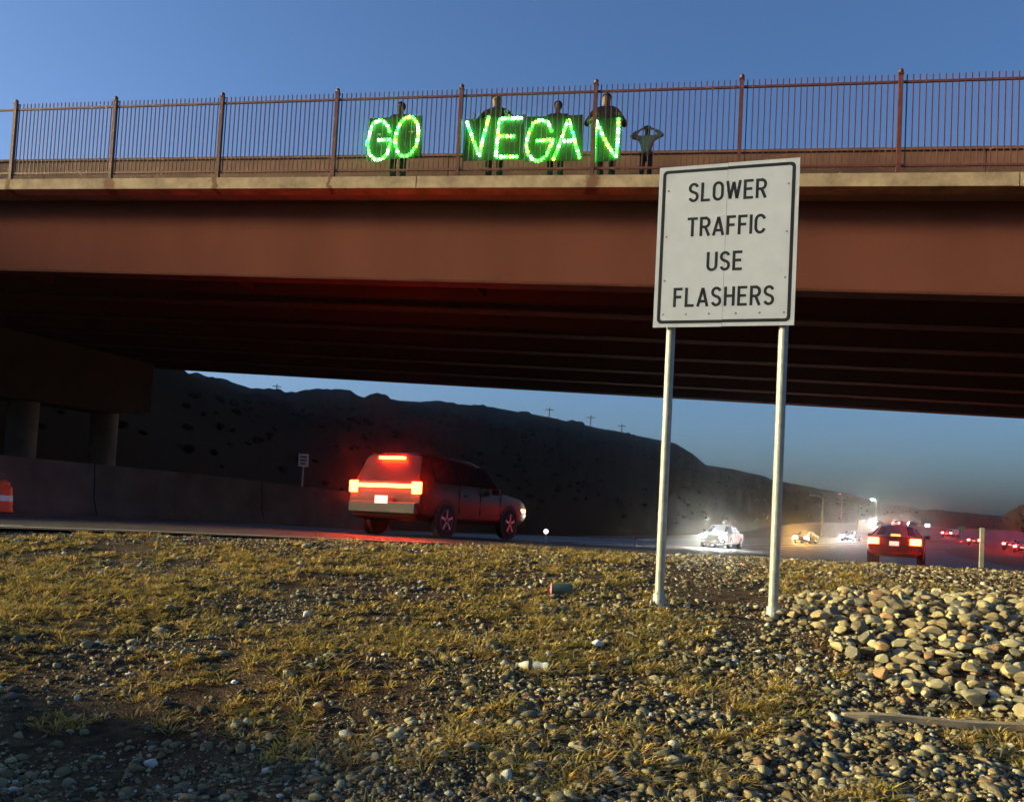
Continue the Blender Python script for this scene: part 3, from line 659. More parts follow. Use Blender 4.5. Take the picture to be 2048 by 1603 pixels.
# ---------------------------------------------------------------- vehicles
def paint(name, c): return mat(name, c, .35, var=.06, scale=3, spec=.3)
M_tail_on = emit('tail_lamp_lit', (1.0, .028, .003), 50); M_brake_on = emit('brake_lamp_lit', (1.0, .028, .003), 50)
M_tail_far = emit('tail_lamp_far', (1.0, .03, .02), 120); M_head_on = emit('head_lamp_lit', (1.0, .95, .80), 800); M_head_warm = emit('head_lamp_warm', (1.0, .50, .12), 900)
M_amber = emit('side_marker_lit', (1.0, .32, .05), 12); M_plate = emit('plate_glow', (1.0, .55, .45), .35); M_lensoff = mat('lamp_lens', (.25, .25, .25), .15)  # number plate glows by itself in place of light falling on it
M_lensred = mat('lamp_lens_red', (.25, .02, .02), .2)
def car(name, st, length, hw, wheel_r, axles, windows, paint_m, head, tail, label, group=None, head_z=.72, tail_z=1.0, tail_sz=(.16, .30), third=None, tail_m=None, amber=False):
    """x forward from the rear bumper, y left, z up. st: stations (x, z_low, z_belt, z_top, half_top)"""
    root = empty(name, (0, 0, 0), label=label, cat='car' if name != 'box_truck' else 'truck', group=group)
    b = MB(); vs = []; n = 0
    for x, zl, zb, zt, wt in st:
        half = [(hw * .86, zl), (hw * .97, zl + .10), (hw, zl + (zb - zl) * .55), (hw * .965, zb), (wt, zt - .06), (wt * .84, zt), (wt * .4, zt + .018)]
        taper = 1 - .10 * max(0, (x - length + .5) / .5) ** 2 - .06 * max(0, (.25 - x) / .25) ** 2
        rg = [(x, -y * taper, z) for y, z in half] + [(x, y * taper, z) for y, z in half[::-1]]; n = len(rg); vs += rg
    b.add(vs, [(i * n + k, i * n + (k + 1) % n, (i + 1) * n + (k + 1) % n, (i + 1) * n + k) for i in range(len(st) - 1) for k in range(n)] + [tuple(range(n)), tuple((len(st) - 1) * n + k for k in range(n))[::-1]])
    b.obj('body', paint_m, root, smooth=32, bevel=.02)
    for q in windows:                                            # 4 corner points, pushed slightly proud
        pts = [Vector(p) for p in q]; nr = (pts[1] - pts[0]).cross(pts[3] - pts[0]).normalized()
        c = sum(pts, Vector()) / 4
        if nr.dot(c - Vector((length * .45, 0, 1.0))) < 0: nr = -nr
        MB().add([p + nr * .018 for p in pts] + [p - nr * .02 for p in pts], [(0, 1, 2, 3), (0, 4, 5, 1), (1, 5, 6, 2), (2, 6, 7, 3), (3, 7, 4, 0)]).obj('window', M_glass, root)
    for x in axles:
        for sy in (-1, 1):
            ax = (Vector((1, 0, 0)), Vector((0, 0, 1)), Vector((0, sy, 0)))
            r_ = wheel_r
            wo = MB().lathe([(r_ * .6, -.20), (r_ * .95, -.20), (r_, -.16), (r_, -.03), (r_ * .94, .012), (r_ * .66, .016)], 24, (x, sy * (hw - .0), r_), ax).obj('wheel', M_tyre, root, smooth=35)
            rm = MB().lathe([(r_ * .65, .0), (r_ * .62, .02), (r_ * .56, -.02), (r_ * .3, -.02), (r_ * .12, .016)], 24, (x, sy * (hw - .0), r_), ax)
            for q in range(5):
                an = q * 2 * math.pi / 5 + .3; di = Vector((math.cos(an), 0, math.sin(an))); rm.box(Vector((x, sy * (hw + .018), r_)) + di * r_ * .36, (r_ * .5, .02, r_ * .13), (di, Vector((0, 1, 0)), di.cross(Vector((0, 1, 0)))))
            rm.obj('rim', M_rim, wo, smooth=35)
            MB().lathe([(r_ * 1.13, -.05), (r_ * 1.16, .006), (r_ * 1.03, .008)], 24, (x, sy * (hw - .005), r_ + .02), ax).obj('wheel_arch', M_trim, root)
    z0 = st[0][1]
    for sy in (-1, 1):
        for x in (length * .30, length * .49, length * .69): MB().box((x, sy * (hw * .992), z0 + .42), (.012, .016, .62)).obj('door_seam', M_trim, root)
    MB().box((-.035, 0, z0 + .16), (.12, hw * 1.78, .24)).obj('rear_bumper', M_trim, root, bevel=.03)
    MB().box((length + .02, 0, z0 + .13), (.10, hw * 1.72, .22)).obj('front_bumper', M_trim, root, bevel=.03)
    for sy in (-1, 1):
        MB().box((.005, sy * (hw * .94 - tail_sz[0] / 2), tail_z), (.09, tail_sz[0], tail_sz[1])).obj('tail_lamp', tail_m or (M_tail_on if tail else M_lensred), root, bevel=.015)
        MB().box((length - .03, sy * hw * .70, head_z), (.12, .36, .20)).obj('head_lamp', head or M_lensoff, root, bevel=.03)
        MB().box((length * .60, sy * (hw + .09), 1.08), (.12, .18, .13)).obj('mirror', paint_m, root, bevel=.03)
        MB().box((length * .36, sy * (hw * .99 + .006), .93), (.16, .03, .03)).obj('door_handle', M_trim, root)
        if amber: MB().box((length - .30, sy * (hw * .955), .70), (.22, .05, .07)).obj('side_marker', M_amber, root)
    MB().box((-.10, 0, z0 + .32), (.012, .32, .16)).obj('number_plate', M_plate if tail else M_line, root)
    MB().box((length + .0, 0, head_z - .02), (.07, hw * .8, .14)).obj('grille', M_trim, root)
    if third: MB().box((third[0] - .03, 0, third[1]), (.10, third[2], .055)).obj('brake_lamp', M_brake_on if tail else M_lensred, root)
    return root
HS = .97
SUV = [(0, .42, 1.08, 1.10, .86), (.06, .36, 1.10, 1.20, .82), (.30, .33, 1.11, 1.70, .70), (.55, .32, 1.11, 1.74, .70), (2.3, .30, 1.09, 1.73, .69), (2.75, .30, 1.08, 1.66, .68), (3.45, .30, 1.07, 1.10, .86), (4.3, .32, .98, 1.00, .85), (4.65, .36, .88, .91, .82), (4.78, .42, .76, .78, .78)]
def suv_win(hw):
    W = [[(.09, -.66, 1.22), (.09, .66, 1.22), (.285, .60, 1.62), (.285, -.60, 1.62)], [(3.40, -.76, 1.13), (3.40, .76, 1.13), (2.80, .60, 1.60), (2.80, -.60, 1.60)]]
    for sy in (-1, 1):
        for a, c in ((.5, 1.35), (1.42, 2.3), (2.37, 3.0)):
            W.append([(a, sy * hw * .955, 1.15), (c + (.15 if c > 2.9 else 0), sy * hw * .955, 1.15), (c - (.25 if c > 2.9 else 0), sy * .735, 1.60), (a + .03, sy * .735, 1.60)])
    return W
SEDAN = [(0, .40, .92, .95, .80), (.15, .34, .95, .99, .78), (.75, .30, .95, 1.02, .76), (1.35, .28, .95, 1.40, .60), (1.9, .27, .94, 1.46, .60), (2.5, .27, .93, 1.43, .60), (3.35, .27, .92, .97, .80), (4.2, .30, .84, .87, .80), (4.5, .36, .72, .75, .76)]
def sedan_win(hw):
    W = [[(.78, -.66, 1.03), (.78, .66, 1.03), (1.30, .54, 1.36), (1.30, -.54, 1.36)], [(3.30, -.70, .99), (3.30, .70, .99), (2.58, .52, 1.38), (2.58, -.52, 1.38)]]
    for sy in (-1, 1):
        for a, c in ((1.15, 1.9), (1.97, 2.85)): W.append([(a - .1, sy * hw * .95, 1.0), (c + (.2 if c > 2 else 0), sy * hw * .95, 1.0), (c - (.25 if c > 2 else 0), sy * .63, 1.34), (a + .2, sy * .63, 1.34)])
    return W
def pose(o, s=None, p=None, pt=None, rev=False, yaw=0.0):
    if pt is not None: s, p = sp(pt.x, pt.y); p -= bend(s)
    q = road_pt(s, p, 0.004); ds = road_pt(s + 2, p) - road_pt(s, p)
    a = math.atan2(ds.y, ds.x) + (math.pi if rev else 0) + yaw; o.location = q; o.rotation_euler = (0, (-1 if not rev else 1) * math.atan2(ds.z, 2.0), a); return o
suv = car('passing_suv', SUV, 4.78, .95, .37, (.92, 3.75), suv_win(.95), paint('red_glow_paint', (.045, .005, .005)), M_lensoff, True, 'dark SUV with glaring tail lamps, their red glow tinted into its paint, passing under the bridge', tail_z=1.00, tail_sz=(.20, .24), third=(.24, 1.62, .62), amber=True)  # body paint tinted red to carry the glow of the tail lamps
MB().box((-.005, 0, 1.03), (.075, 1.42, .075)).obj('added_light_bar', M_tail_on, suv, bevel=.01)  # bar added to widen the red streak of the tail lamps
pose(suv, pt=at(768, 1000, 17.0))
car2 = car('receding_sedan', SEDAN, 4.5, .93, .34, (.85, 3.55), sedan_win(.93), paint('dark_paint', (.03, .03, .035)), M_lensoff, True, 'dark sedan with broad red tail lamps beside the marker post', tail_z=.80, tail_sz=(.36, .22), third=(.80, 1.04, .3), tail_m=emit('tail_lamp_mid', (1.0, .025, .004), 50))
pose(car2, pt=at(1788, 1100, 30.0))
onc = car('oncoming_car', SEDAN, 4.5, .90, .33, (.85, 3.55), sedan_win(.90), paint('charcoal_paint', (.04, .04, .045)), M_head_on, False, 'car with the brightest white headlights, between the sign posts', 'oncoming cars with lit headlights', head_z=.66, tail_z=.82, tail_sz=(.24, .14))
pose(onc, pt=at(1460, 1075, 54), rev=True)
onw = car('oncoming_car', SEDAN, 4.5, .90, .33, (.85, 3.55), sedan_win(.90), paint('brown_paint', (.05, .04, .03)), M_head_warm, False, 'car with amber tinted headlights just right of the sign post', 'oncoming cars with lit headlights', head_z=.66, tail_z=.82, tail_sz=(.24, .14))
pose(onw, pt=at(1622, 1077, 98), rev=True)
for px, py, d, lab in ((1711, 1077, 120, 'third oncoming car from the sign post, with small white headlights'), (1768, 1076, 138, 'oncoming car with bright headlights directly left of the dark sedan'),
                       (1762, 1054, 210, 'oncoming car with bright headlights highest on the rising road'), (1828, 1054, 225, 'far oncoming car with white headlights above the dark sedan')):
    c = copy_tree(onc, None, lab); pose(c, pt=at(px, py, d), rev=True)
rec = car('receding_car', SEDAN, 4.5, .90, .33, (.85, 3.55), sedan_win(.90), paint('slate_paint', (.05, .05, .055)), M_lensoff, True, 'small car with red tail lamps left of the green sign', 'receding cars with red tail lamps', head_z=.66, tail_z=.84, tail_sz=(.30, .17), tail_m=M_tail_far)
pose(rec, pt=at(1893, 1073, 150))
for px, py, d, lab in ((1948, 1076, 120, 'small car with red tail lamps just left of the marker post'), (2020, 1094, 105, 'small car with red tail lamps beyond the marker post'), (1792, 1054, 200, 'far car with red tail lamps among the headlights'), (2044, 1098, 95, 'car with red tail lamps cut by the picture edge')):
    c = copy_tree(rec, None, lab); q = at(px, py, d); pose(c, pt=q)

# ---------------------------------------------------------------- roadside furniture
def traffic_drum():
    q = Vector(); r = ray(3, 1022); q = r * (19.0 / r.y); q = Vector((q.x, q.y, zroad(sp(q.x, q.y)[0])))
    root = empty('traffic_drum', q, label='orange traffic drum with a white band at the left edge', cat='traffic drum')
    mo = mat('orange_plastic', (.85, .09, .02), .5, var=.08); mw = mat('white_reflective', (.85, .78, .7), .45, var=.05)
    h = .065 / 1650 * 1000 * q.y * 1.0
    H = 68 / 1650 * q.y; R_ = .30 * H / .95
    prof = [(0.30, .0), (.30, .10), (.275, .12), (.27, .34), (.262, .36), (.255, .56), (.247, .58), (.24, .76), (.20, .82), (.17, .84), (.16, .94), (.06, .95)]
    MB().lathe([(r_ * H, z * H) for r_, z in prof], 28).obj('body', mo, root, smooth=30)
    for z0, z1, r0 in ((.37, .54, .264), (.14, .20, .279)):
        MB().lathe([(r0 * H, z0 * H), (r0 * H + .004, z0 * H + .004), ((r0 - .004) * H, z1 * H - .004), ((r0 - .006) * H, z1 * H)], 28).obj('reflective_band', mw if z0 > .3 else mo, root, smooth=30)
    MB().lathe([(.34 * H, 0.0), (.34 * H, .05 * H), (.30 * H, .06 * H)], 28).obj('rubber_base', M_tyre, root, smooth=30)
    b = MB(); b.box((0, 0, .975 * H), (.14 * H, .04 * H, .05 * H)); b.obj('handle', mo, root, bevel=.01)
traffic_drum()
def post_sign(name, px, py, d, wpx, hpx, zg, face, label, cat, extra=None):
    c = at(px, py, d); W_, H_ = wpx * d / F, hpx * d / F
    base = Vector((c.x, c.y, zg)); a = math.atan2(c.x, c.y)
    root = empty(name, base, -a, label=label, cat=cat); h = c.z - zg
    MB().box((0, 0, h), (W_, .02, H_)).obj('panel', face, root, bevel=.01)
    MB().tube([(0, .045, -.2), (0, .045, h + H_ * .4)], .035, 8).obj('post', M_galv, root, smooth=40)
    if extra: extra(root, W_, H_, h)
    return root
def sign_lines(root, W_, H_, h):
    for k, ww in ((.25, .62), (0, .62), (-.26, .5)):
        MB().box((0, -.013, h + k * H_), (W_ * ww, .004, H_ * .12)).obj('sign_lettering', mat('dark_red_ink', (.18, .05, .04), .6), root)
q = at(607, 920, 34); post_sign('small_road_sign', 607, 920, 34, 20, 26, -.45, mat('bright_sheeting', (.82, .80, .80), .5, var=.04), 'small white road sign on a post beyond the barrier', 'road sign', sign_lines)  # sheeting whitened in place of the headlight it throws back
q = at(1920, 1056, 150); s_, p_ = sp(q.x, q.y); post_sign('guide_sign', 1923, 1055, 150, 14, 8, zroad(s_) - .1, mat('sign_green', (.02, .30, .10), .4), 'small green highway sign far along the road', 'road sign')
q = at(1912, 1063, 146); s_, p_ = sp(q.x, q.y); post_sign('white_sign_board', 1911, 1063, 146, 12, 10, zroad(s_) - .1, M_white, 'tiny white sign board beside the green highway sign', 'road sign')
def marker_post():
    b_ = at(1962, 1150, 15.5); t_ = at(1968, 1055, 15.5); z = ground_z(b_.x, b_.y)
    root = empty('marker_post', (b_.x, b_.y, z), -.1, label='pale flat marker post standing at the road edge on the right', cat='marker post'); h = t_.z - z
    MB().box((0, 0, h / 2 - .1), (.085, .018, h + .2)).obj('stake', mat('stake_plastic', (.50, .47, .30), .6), root, bevel=.006)
    MB().box((0, -.0125, h - .16), (.07, .005, .16)).obj('reflector', mat('reflector_face', (.55, .5, .3), .3), root)
marker_post()
def delineator(px, py, d, col, label, zb=None):
    c = at(px, py, d); s, p = sp(c.x, c.y); zg = ground_z(c.x, c.y)
    root = empty('delineator', (c.x, c.y, zg), -math.atan2(c.x, c.y), label=label, cat='delineator', group='roadside delineators'); h = max(.25, c.z - zg)
    MB().box((0, .012, h * .5), (.05, .018, h + .1)).obj('stake', M_galv, root)
    MB().lathe([(.05, 0), (.055, .01), (.045, .02), (.01, .024)], 14, (0, 0, h), (Vector((1, 0, 0)), Vector((0, 0, 1)), Vector((0, -1, 0)))).obj('reflector', col, root, smooth=40)
delineator(1092, 1062, 19, emit('reflector_glow', (1, .8, .75), .9), 'small white round reflector on a stake right of the passing SUV')  # reflector given its own glow for the light it throws back
delineator(1270, 1075, 24, mat('reflector_red', (.5, .10, .06), .3), 'small reddish reflector on a stake left of the sign post')
def light_pole(px, ytop, ybot, d, label, lamp=None, dx=0):
    t_ = at(px, ytop, d); zb = at(px, ybot, d).z - .3
    root = empty('light_pole', (t_.x, t_.y, zb), label=label, cat='light pole', group='poles along the far road'); h = t_.z - zb; r_ = .10 + d * .0005
    MB().tube([(0, 0, 0), (0, 0, h)], [r_, r_ * .6], 8).obj('pole', mat('pole_steel', (.40, .34, .22), .6), root)
    MB().tube([(0, 0, h - .1), (dx * .6, 0, h + .25), (dx * 1.2, 0, h + .3)], [r_ * .5, r_ * .45, r_ * .4], 6).obj('arm', mat('pole_steel', (.40, .34, .22), .6), root)
    hd = MB().box((dx * 1.5, 0, h + .28), (.8, .35, .16)).obj('lamp_head', M_galv, root)
    if lamp: MB().lathe([(.05, -.22), (.34, -.14), (.42, .0), (.30, .08)], 12, (dx * 1.5, 0, h + .16)).obj('lamp_glass', lamp, root, smooth=40)
light_pole(1646, 995, 1066, 115, 'tallest bare light pole rising behind the amber headlights', None, -1)
light_pole(1717, 1008, 1060, 150, 'thin light pole above the third pair of oncoming headlights', None, -1)
light_pole(1752, 1000, 1052, 230, 'light pole with a lit greenish white lamp on the ridge', emit('lamp_greenish', (.55, 1, .75), 40), -.6)
light_pole(1684, 988, 1040, 300, 'distant light pole with a dim pinkish lamp on the hill', emit('lamp_pinkish', (1, .55, .45), .8), -.5)
def ridge_pole(px, ytop, label):
    r = ray(px, 800); az = math.degrees(math.atan2(r.x, r.y)); q = hill_pt(az, 1.0); d = q.y; t_ = at(px, ytop, d)
    root = empty('utility_pole', (q.x, q.y, q.z - 1), -math.radians(az), label=label, cat='utility pole', group='utility poles on the ridge'); h = t_.z - q.z + 1
    MB().tube([(0, 0, 0), (0, 0, h)], .0007 * d, 6).obj('pole', mat('pole_wood', (.08, .06, .05), .9), root)
    MB().box((0, 0, h * .86), (.010 * d, .0006 * d, .0009 * d)).obj('crossarm', mat('pole_wood', (.08, .06, .05), .9), root)
ridge_pole(552, 768, 'leftmost short utility pole on the dark ridge under the bridge'); ridge_pole(1100, 815, 'utility pole on the ridge, second from the left'); ridge_pole(1183, 830, 'utility pole on the ridge, third from the left'); ridge_pole(1246, 848, 'utility pole on the ridge, nearest the sign post')
def tower_sign(px, py, d, wpx, hpx, em, label):
    q = at(px, py, d); s_, p_ = sp(q.x, q.y); post_sign('lit_roadside_board', px, py, d, wpx, hpx, zroad(s_) - .1, em, label, 'lit board')
tower_sign(1855, 1052, 235, 9, 10, emit('lit_board_pink', (1, .75, .65), 1.2), 'far lit board of pale pink above the dark sedan')
tower_sign(1815, 1048, 240, 9, 9, emit('lit_board_amber', (1, .68, .2), 2.0), 'far lit board of amber yellow above the dark sedan')

# ---------------------------------------------------------------- stones
def on_ground(px, py):                        # where the view ray meets the ground sheet
    r = ray(px, py); lo, hi = 2.0, 40.0; d = 2.0
    while d < 60:
        q = r * (d / r.y)
        if q.z < ground_z(q.x, q.y): break
        d += .05
    return Vector((q.x, q.y, ground_z(q.x, q.y)))
def in_pile(x, y):
    d = math.hypot((x - 4.75) / 2.55, (y - 6.9) / 2.35) + .16 * fbm(x, y, .9)
    return d < 1
PAL = np.array([(.42, .36, .22), (.36, .29, .17), (.30, .25, .16), (.45, .41, .28), (.25, .20, .13), (.20, .17, .12), (.38, .24, .14), (.16, .15, .13), (.48, .45, .33), (.33, .31, .22)]) * np.array((.93, .89, .74))
pile = empty('rock_pile', (4.7, 6.9, ground_z(4.7, 6.9)), label='heap of rounded pale river cobbles at the right of the verge', cat='rock pile')
shp = stone_shapes(ICO3[0], 14, .28); CM = []
def cobble_mat(i, c):
    m = mat('cobble_stone', tuple(c), .85, var=.22, scale=5 + i, bump=.35, bscale=26, coord='Object'); return m
for i in range(14):
    me = np_mesh('cobble', shp[i], ICO3[1], cobble_mat(i, PAL[i % 10] * rng.uniform(.85, 1.15)), smooth=True); me.set_sharp_from_angle(angle=math.radians(28)); CM.append(me)
cand = []; tries = 0
placed = []
def free(x, y, r):
    for a, b_, c in placed:
        if (a - x) ** 2 + (b_ - y) ** 2 < (.80 * (c + r)) ** 2: return False
    return True
cob = []
for big in ((.085, .115, 9), (.052, .078, 800), (.038, .055, 3200), (.024, .038, 6500)):
    for _ in range(big[2]):
        x, y = rng.uniform(1.6, 8.2), rng.uniform(4.2, 9.6)
        if not in_pile(x, y): continue
        r = rng.uniform(big[0], big[1])
        if free(x, y, r): placed.append((x, y, r)); cob.append((x, y, r))
def vis(c):                                    # rough size in the picture
    x, y, r = c; return (r / y) if abs(x / y) < .64 else 0
cob.sort(key=vis, reverse=True)
for i, (x, y, r) in enumerate(cob[:300]):
    z = ground_z(x, y) + r * .22 + (rng.uniform(0, .06) if r < .11 else 0)
    M_ = Matrix.Translation(Vector((x, y, z)) - pile.location) @ Matrix.Rotation(rng.uniform(0, 6.28), 4, 'Z') @ Matrix.Rotation(rng.normal(0, .35), 4, 'X') @ Matrix.Diagonal((r * rng.uniform(1.0, 1.35), r * rng.uniform(.8, 1.05), r * rng.uniform(.5, .8), 1))
    inst('cobble', CM[rng.integers(0, 14)], pile, M_)
M_stone = attr_mat('loose_stone', .9, .35, 70)
rest = cob[300:]
P = np.array([(x, y, ground_z(x, y) + r * .2) for x, y, r in rest]) - np.array(pile.location); S = np.array([(r * rng.uniform(1, 1.35), r * rng.uniform(.8, 1.05), r * rng.uniform(.5, .8)) for x, y, r in rest])
v, f, c = scatter(stone_shapes(ICO2[0], 12, .3), ICO2[1], P, S, PAL[rng.integers(0, 10, len(P))] * rng.uniform(.75, 1.15, (len(P), 1)))
put(bpy.data.objects.new('small_cobbles', np_mesh('small_cobbles', v, f, M_stone, c, smooth=True)), pile, kind='stuff')

# gravel over the verge
def gravel_density(x, y):
    px = x / y                                   # only to favour what lies near; density follows patches on the ground
    n = fbm(x, y, .55, 3) + .6 * fbm(x + 9, y, 1.7, 3)
    g = .40 + .55 * n
    g += float(np.interp(x, [-4, -1.5, .5, 2], [-.25, -.05, .22, .55])) * float(np.interp(y, [3, 5.2, 7, 9], [1, 1, .5, .1]))
    g += float(np.interp(y, [3, 4, 4.6], [.25, .15, 0]))
    g += float(np.interp(y, [8.8, 10.5, 13], [0, .28, .3]))
    return g
P = []; S = []; Cc = []; P2 = []; S2 = []; C2 = []
N = 0
while N < 230000:
    N += 1
    y = 3.0 + 11.5 * rng.random() ** 1.6; x = rng.uniform(-.70, .70) * y
    s, p = sp(x, y)
    if p > edge_p(s) + .1 or rng.random() > gravel_density(x, y): continue
    r = min(.042, .0060 * math.exp(rng.normal(0, .6)) * (1.15 if x > 0 else .95) * (1 + .05 * y))
    if in_pile(x, y) and r < .02 and rng.random() < .5: continue
    if len(P) + len(P2) > 84000: break
    c = PAL[rng.integers(0, 10)] * rng.uniform(.45, 1.15)
    if rng.random() < .05: c = np.array((.58, .56, .48))
    row = ((x, y, ground_z(x, y) + r * .25), (r * rng.uniform(1, 1.5), r * rng.uniform(.8, 1.1), r * rng.uniform(.5, .85)), c)
    big = r / y > .0030
    (P if big else P2).append(row[0]); (S if big else S2).append(row[1]); (Cc if big else C2).append(row[2])
v1, f1, c1 = scatter(stone_shapes(ICO2[0], 14, .3), ICO2[1], np.array(P), np.array(S), np.array(Cc))
v2, f2, c2 = scatter(stone_shapes(ICO1[0], 14, .25), ICO1[1], np.array(P2), np.array(S2), np.array(C2))
print('pebbles', len(P), len(P2))
put(bpy.data.objects.new('gravel', np_mesh('gravel', np.concatenate([v1, v2]), np.concatenate([f1, f2 + len(v1)]), M_stone, np.concatenate([c1, c2]))), kind='stuff', label='loose pale gravel scattered over the dirt verge', cat='gravel')

# ---------------------------------------------------------------- dry weeds
def leaf_mat():
    m, t, b = node_mat('dry_weed')
    a = t.nodes.new('ShaderNodeAttribute'); a.attribute_name = 'Col'
    t.links.new(a.outputs['Color'], b.inputs['Base Color']); b.inputs['Roughness'].default_value = .8; b.inputs['Specular IOR Level'].default_value = .2
    tr = t.nodes.new('ShaderNodeBsdfTranslucent'); t.links.new(a.outputs['Color'], tr.inputs[0])
    mx = t.nodes.new('ShaderNodeMixShader'); mx.inputs[0].default_value = .3
    out = t.nodes['Material Output']; t.links.new(b.outputs[0], mx.inputs[1]); t.links.new(tr.outputs[0], mx.inputs[2]); t.links.new(mx.outputs[0], out.inputs[0]); return m
GV_, GF_, GC_ = [], [], []
def weed_density(x, y):
    n = fbm(x + 3, y + 11, .5, 3) + .7 * fbm(x, y + 5, 1.6, 3)
    g = .02 + 1.25 * n
    g += float(np.interp(y, [3.4, 4.6, 5.6, 8.5, 10.5, 13], [-.05, .05, .36, .36, .12, .0]))
    g += float(np.interp(x, [-6, -1, 1.2, 2.2], [.02, .05, -.04, -.42]))
    if in_pile(x, y): g -= .6
    return g
nt_ = 0; tries = 0
while nt_ < 11000 and tries < 110000:
    tries += 1
    y = 3.0 + 10.5 * rng.random() ** 1.25; x = rng.uniform(-.70, .70) * y; s, p = sp(x, y)
    if p > edge_p(s) - .15 or rng.random() > weed_density(x, y): continue
    nt_ += 1; z = ground_z(x, y); h = .016 + .042 * rng.random() ** 2.8 * (1 + .06 * y)
    tone = rng.random(); base = np.array((.42, .33, .07)) * (1 - tone) + np.array((.45, .29, .11)) * tone
    if rng.random() < .15: base = np.array((.22, .20, .055))
    base = base * rng.uniform(.75, 1.6)
    for k in range(int(rng.integers(10, 20))):
        a = rng.uniform(0, 6.283); lean = rng.uniform(.4, 2.6) * h; r0 = rng.uniform(0, .5) * h; hh = h * rng.uniform(.3, 1.05); wd = rng.uniform(.0014, .0038) * (1 + .06 * y)
        dx, dy = math.cos(a), math.sin(a); o = len(GV_)
        bx, by = x + dx * r0, y + dy * r0
        GV_.extend([(bx - dy * wd, by + dx * wd, z - .01), (bx + dy * wd, by - dx * wd, z - .01), (bx + dx * lean * .45 + dy * wd, by + dy * lean * .45 - dx * wd, z + hh * .65), (bx + dx * lean * .45 - dy * wd, by + dy * lean * .45 + dx * wd, z + hh * .65), (bx + dx * lean, by + dy * lean, z + hh * rng.uniform(.7, 1.1))])
        GF_.extend([(o, o + 1, o + 2), (o, o + 2, o + 3), (o + 3, o + 2, o + 4)])
        cc = base * rng.uniform(.75, 1.25); GC_.extend([cc] * 5)
for _ in range(2600):                                            # dead straws lying tangled between the tufts
    y = 3.0 + 9.5 * rng.random() ** 1.3; x = rng.uniform(-.70, .70) * y; s, p = sp(x, y)
    if p > edge_p(s) - .3 or in_pile(x, y) or rng.random() > weed_density(x, y) + .25: continue
    z = ground_z(x, y) + rng.uniform(.004, .03); a = rng.uniform(0, 6.283); l = rng.uniform(.03, .13); wd = rng.uniform(.0012, .0026) * (1 + .06 * y); dx, dy = math.cos(a), math.sin(a); o = len(GV_); up_ = rng.uniform(-.01, .06)
    GV_.extend([(x - dy * wd, y + dx * wd, z), (x + dy * wd, y - dx * wd, z), (x + dx * l + dy * wd, y + dy * l - dx * wd, z + up_), (x + dx * l - dy * wd, y + dy * l + dx * wd, z + up_), (x + dx * l * 1.7, y + dy * l * 1.7 + rng.uniform(-.02, .02), z + up_ * .5)])
    GF_.extend([(o, o + 1, o + 2), (o, o + 2, o + 3), (o + 3, o + 2, o + 4)]); GC_.extend([np.array((.55, .43, .22)) * rng.uniform(.6, 1.2)] * 5)
put(bpy.data.objects.new('dry_weeds', np_mesh('dry_weeds', np.array(GV_), np.array(GF_), leaf_mat(), np.array(GC_))), kind='stuff', label='low yellowing dry weeds and grass tufts covering the verge', cat='weeds')
def stalk(px, py, dx, h, bend_, label, n=2):
    q = on_ground(px, py); root = empty('dry_stalk', q, label=label, cat='dry stalk', group='dry stalks standing in the verge')
    for k in range(n):
        b_ = bend_ * (1 - .5 * k)
        MB().tube([(0, 0, -.02), (dx * .35 + .01 * k, 0, h * .5), (dx * .8, .01 * k, h * .9 * (1 - .2 * k)), (dx * (1 + b_), .02 * k, h * (1 - .25 * k))], [.0032, .0028, .0022, .0012], 5).obj('stem', M_wood, root)
    MB().lathe([(.002, 0), (.008, .012), (.006, .03), (.001, .04)], 6, (dx * (1 + bend_), 0, h - .01)).obj('seed_head', M_wood, root)
stalk(608, 1418, -.115, .165, .1, 'single leaning dry stalk with a seed head in the near left verge', 1)
stalk(960, 1310, .03, .14, .3, 'branching dry stalk left of the crushed bottle'); stalk(240, 1570, .07, .12, .2, 'short dry stalk close to the camera at lower left'); stalk(700, 1290, -.06, .11, .4, 'dry curled stalk among the yellow weeds')

# ---------------------------------------------------------------- litter
def bottle():
    q = on_ground(1070, 1342); root = empty('plastic_bottle', q + Vector((0, 0, .028)), math.radians(-8), label='crushed pale plastic bottle lying on the weeds', cat='bottle')
    mp = mat('cloudy_plastic', (.72, .70, .52), .35, var=.15, scale=30); ax = (Vector((0, 1, 0)), Vector((0, 0, 1)), Vector((1, 0, 0)))
    MB().lathe([(.026, -.02), (.031, -.012), (.031, .03), (.027, .045), (.031, .06), (.030, .085), (.022, .09)], 14, (0, 0, 0), ax).obj('body', mp, root, smooth=30)
    MB().lathe([(.031, 0), (.0325, .002), (.0325, .022), (.031, .024)], 14, (-.045, 0, 0), ax).obj('label_band', mat('bottle_label', (.03, .035, .05), .5), root, smooth=30)
    MB().lathe([(.031, -.045), (.030, -.07), (.016, -.10), (.013, -.115)], 14, (0, 0, 0), ax).obj('neck', mp, root, smooth=30)
    MB().lathe([(.015, -.13), (.015, -.116)], 12, (0, 0, 0), ax).obj('cap', mat('bottle_cap', (.6, .6, .5), .5), root, smooth=30)
bottle()
def crumpled(px, py, r, m, label, nm='crumpled_paper'):
    q = on_ground(px, py); vv = stone_shapes(ICO2[0], 1, 1.1)[0] * r * np.array((1.2, 1, .8)); me = np_mesh(nm, vv, ICO2[1], m); o = bpy.data.objects.new(nm, me); o.location = q + Vector((0, 0, r * .5)); put(o, label=label, cat='litter')
M_paper = mat('paper', (.75, .77, .74), .8, var=.1, scale=30)
crumpled(1192, 1290, .040, M_paper, 'crumpled white paper between the bottle and the sign post'); crumpled(467, 1368, .020, M_paper, 'small crumpled white scrap in the near left verge'); crumpled(258, 1350, .016, M_paper, 'tiny white scrap at the far left of the verge')
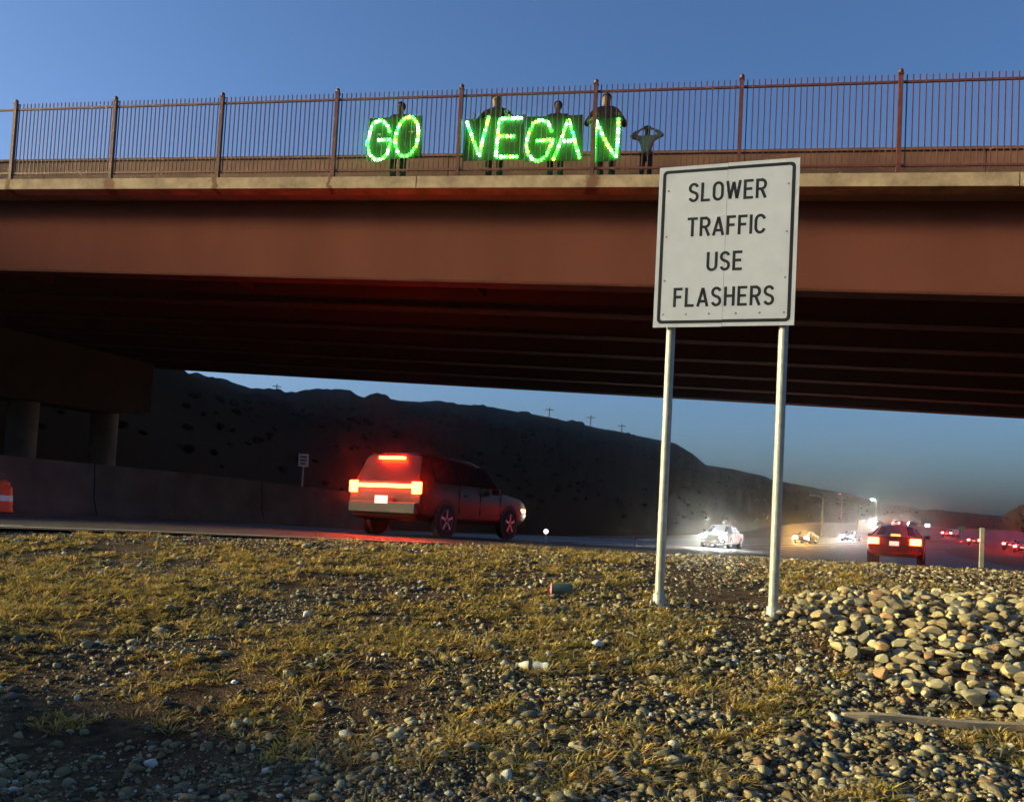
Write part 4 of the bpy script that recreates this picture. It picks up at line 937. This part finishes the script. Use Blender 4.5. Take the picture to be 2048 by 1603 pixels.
def canister():
    q = on_ground(1124, 1190); root = empty('dented_can', q + Vector((0, 0, .045)), math.radians(3), label='dull green can with a pinkish end lying left of the sign posts', cat='can')
    ax = (Vector((0, 1, 0)), Vector((0, 0, 1)), Vector((1, 0, 0))); R_ = .062
    MB().lathe([(R_ * .96, -.105), (R_, -.095), (R_, .085), (R_ * .96, .095)], 20, (0, 0, 0), ax).obj('body', mat('green_paint', (.06, .105, .085), .6), root, smooth=30)
    MB().lathe([(R_ * .9, -.115), (R_ * .98, -.112), (R_ * .98, -.104)], 20, (0, 0, 0), ax).obj('end_cap', mat('pink_plastic', (.6, .18, .20), .6), root, smooth=30)
    MB().box((0, -.0, R_ + .002), (.17, .02, .006)).obj('stripe', mat('yellow_stripe', (.45, .5, .1), .6), root)
canister()
def plank():
    a, b_ = on_ground(1684, 1440), on_ground(2075, 1466); c = (a + b_) / 2; d = b_ - a
    root = bpy.data.objects.new('wooden_plank', None)
    m = MB(); n = 9; vs = []
    for k in range(n):
        t = k / (n - 1); q = Vector((d.x * (t - .5), d.y * (t - .5), d.z * (t - .5) + .022 + .006 * math.sin(7 * t))); wv = .034 * (1 - .3 * (k == 0)) + .004 * math.sin(13 * t)
        pr = Vector((-d.y, d.x, 0)).normalized()
        vs += [q - pr * wv - Vector((0, 0, .03)), q + pr * wv - Vector((0, 0, .03)), q + pr * wv + Vector((0, 0, .012)), q - pr * wv + Vector((0, 0, .012))]
    m.add(vs, [(i * 4 + k, i * 4 + (k + 1) % 4, i * 4 + 4 + (k + 1) % 4, i * 4 + 4 + k) for i in range(n - 1) for k in range(4)] + [(0, 1, 2, 3), tuple((n - 1) * 4 + k for k in range(4))])
    bpy.data.objects.remove(root)
    o = m.obj('wooden_plank', M_wood, label='narrow weathered plank edging the foot of the cobble heap', cat='plank', bevel=.004); o.location = c
plank()

# ---------------------------------------------------------------- thin haze added for the lamp glow and a greyer low sky
m = bpy.data.materials.new('air'); m.use_nodes = True; t = m.node_tree
for n in list(t.nodes):
    if n.type != 'OUTPUT_MATERIAL': t.nodes.remove(n)
pv = t.nodes.new('ShaderNodeVolumePrincipled'); pv.inputs['Density'].default_value = 0.0010; pv.inputs['Color'].default_value = (.86, .88, .92, 1); pv.inputs['Anisotropy'].default_value = .975
t.links.new(pv.outputs[0], t.nodes['Material Output'].inputs['Volume'])
MB().box((0, 500, 60), (5600, 6400, 160)).obj('haze', m, kind='stuff', label='thin haze over the highway, added to make the lamps glow', cat='haze')
sc.cycles.volume_bounces = 0
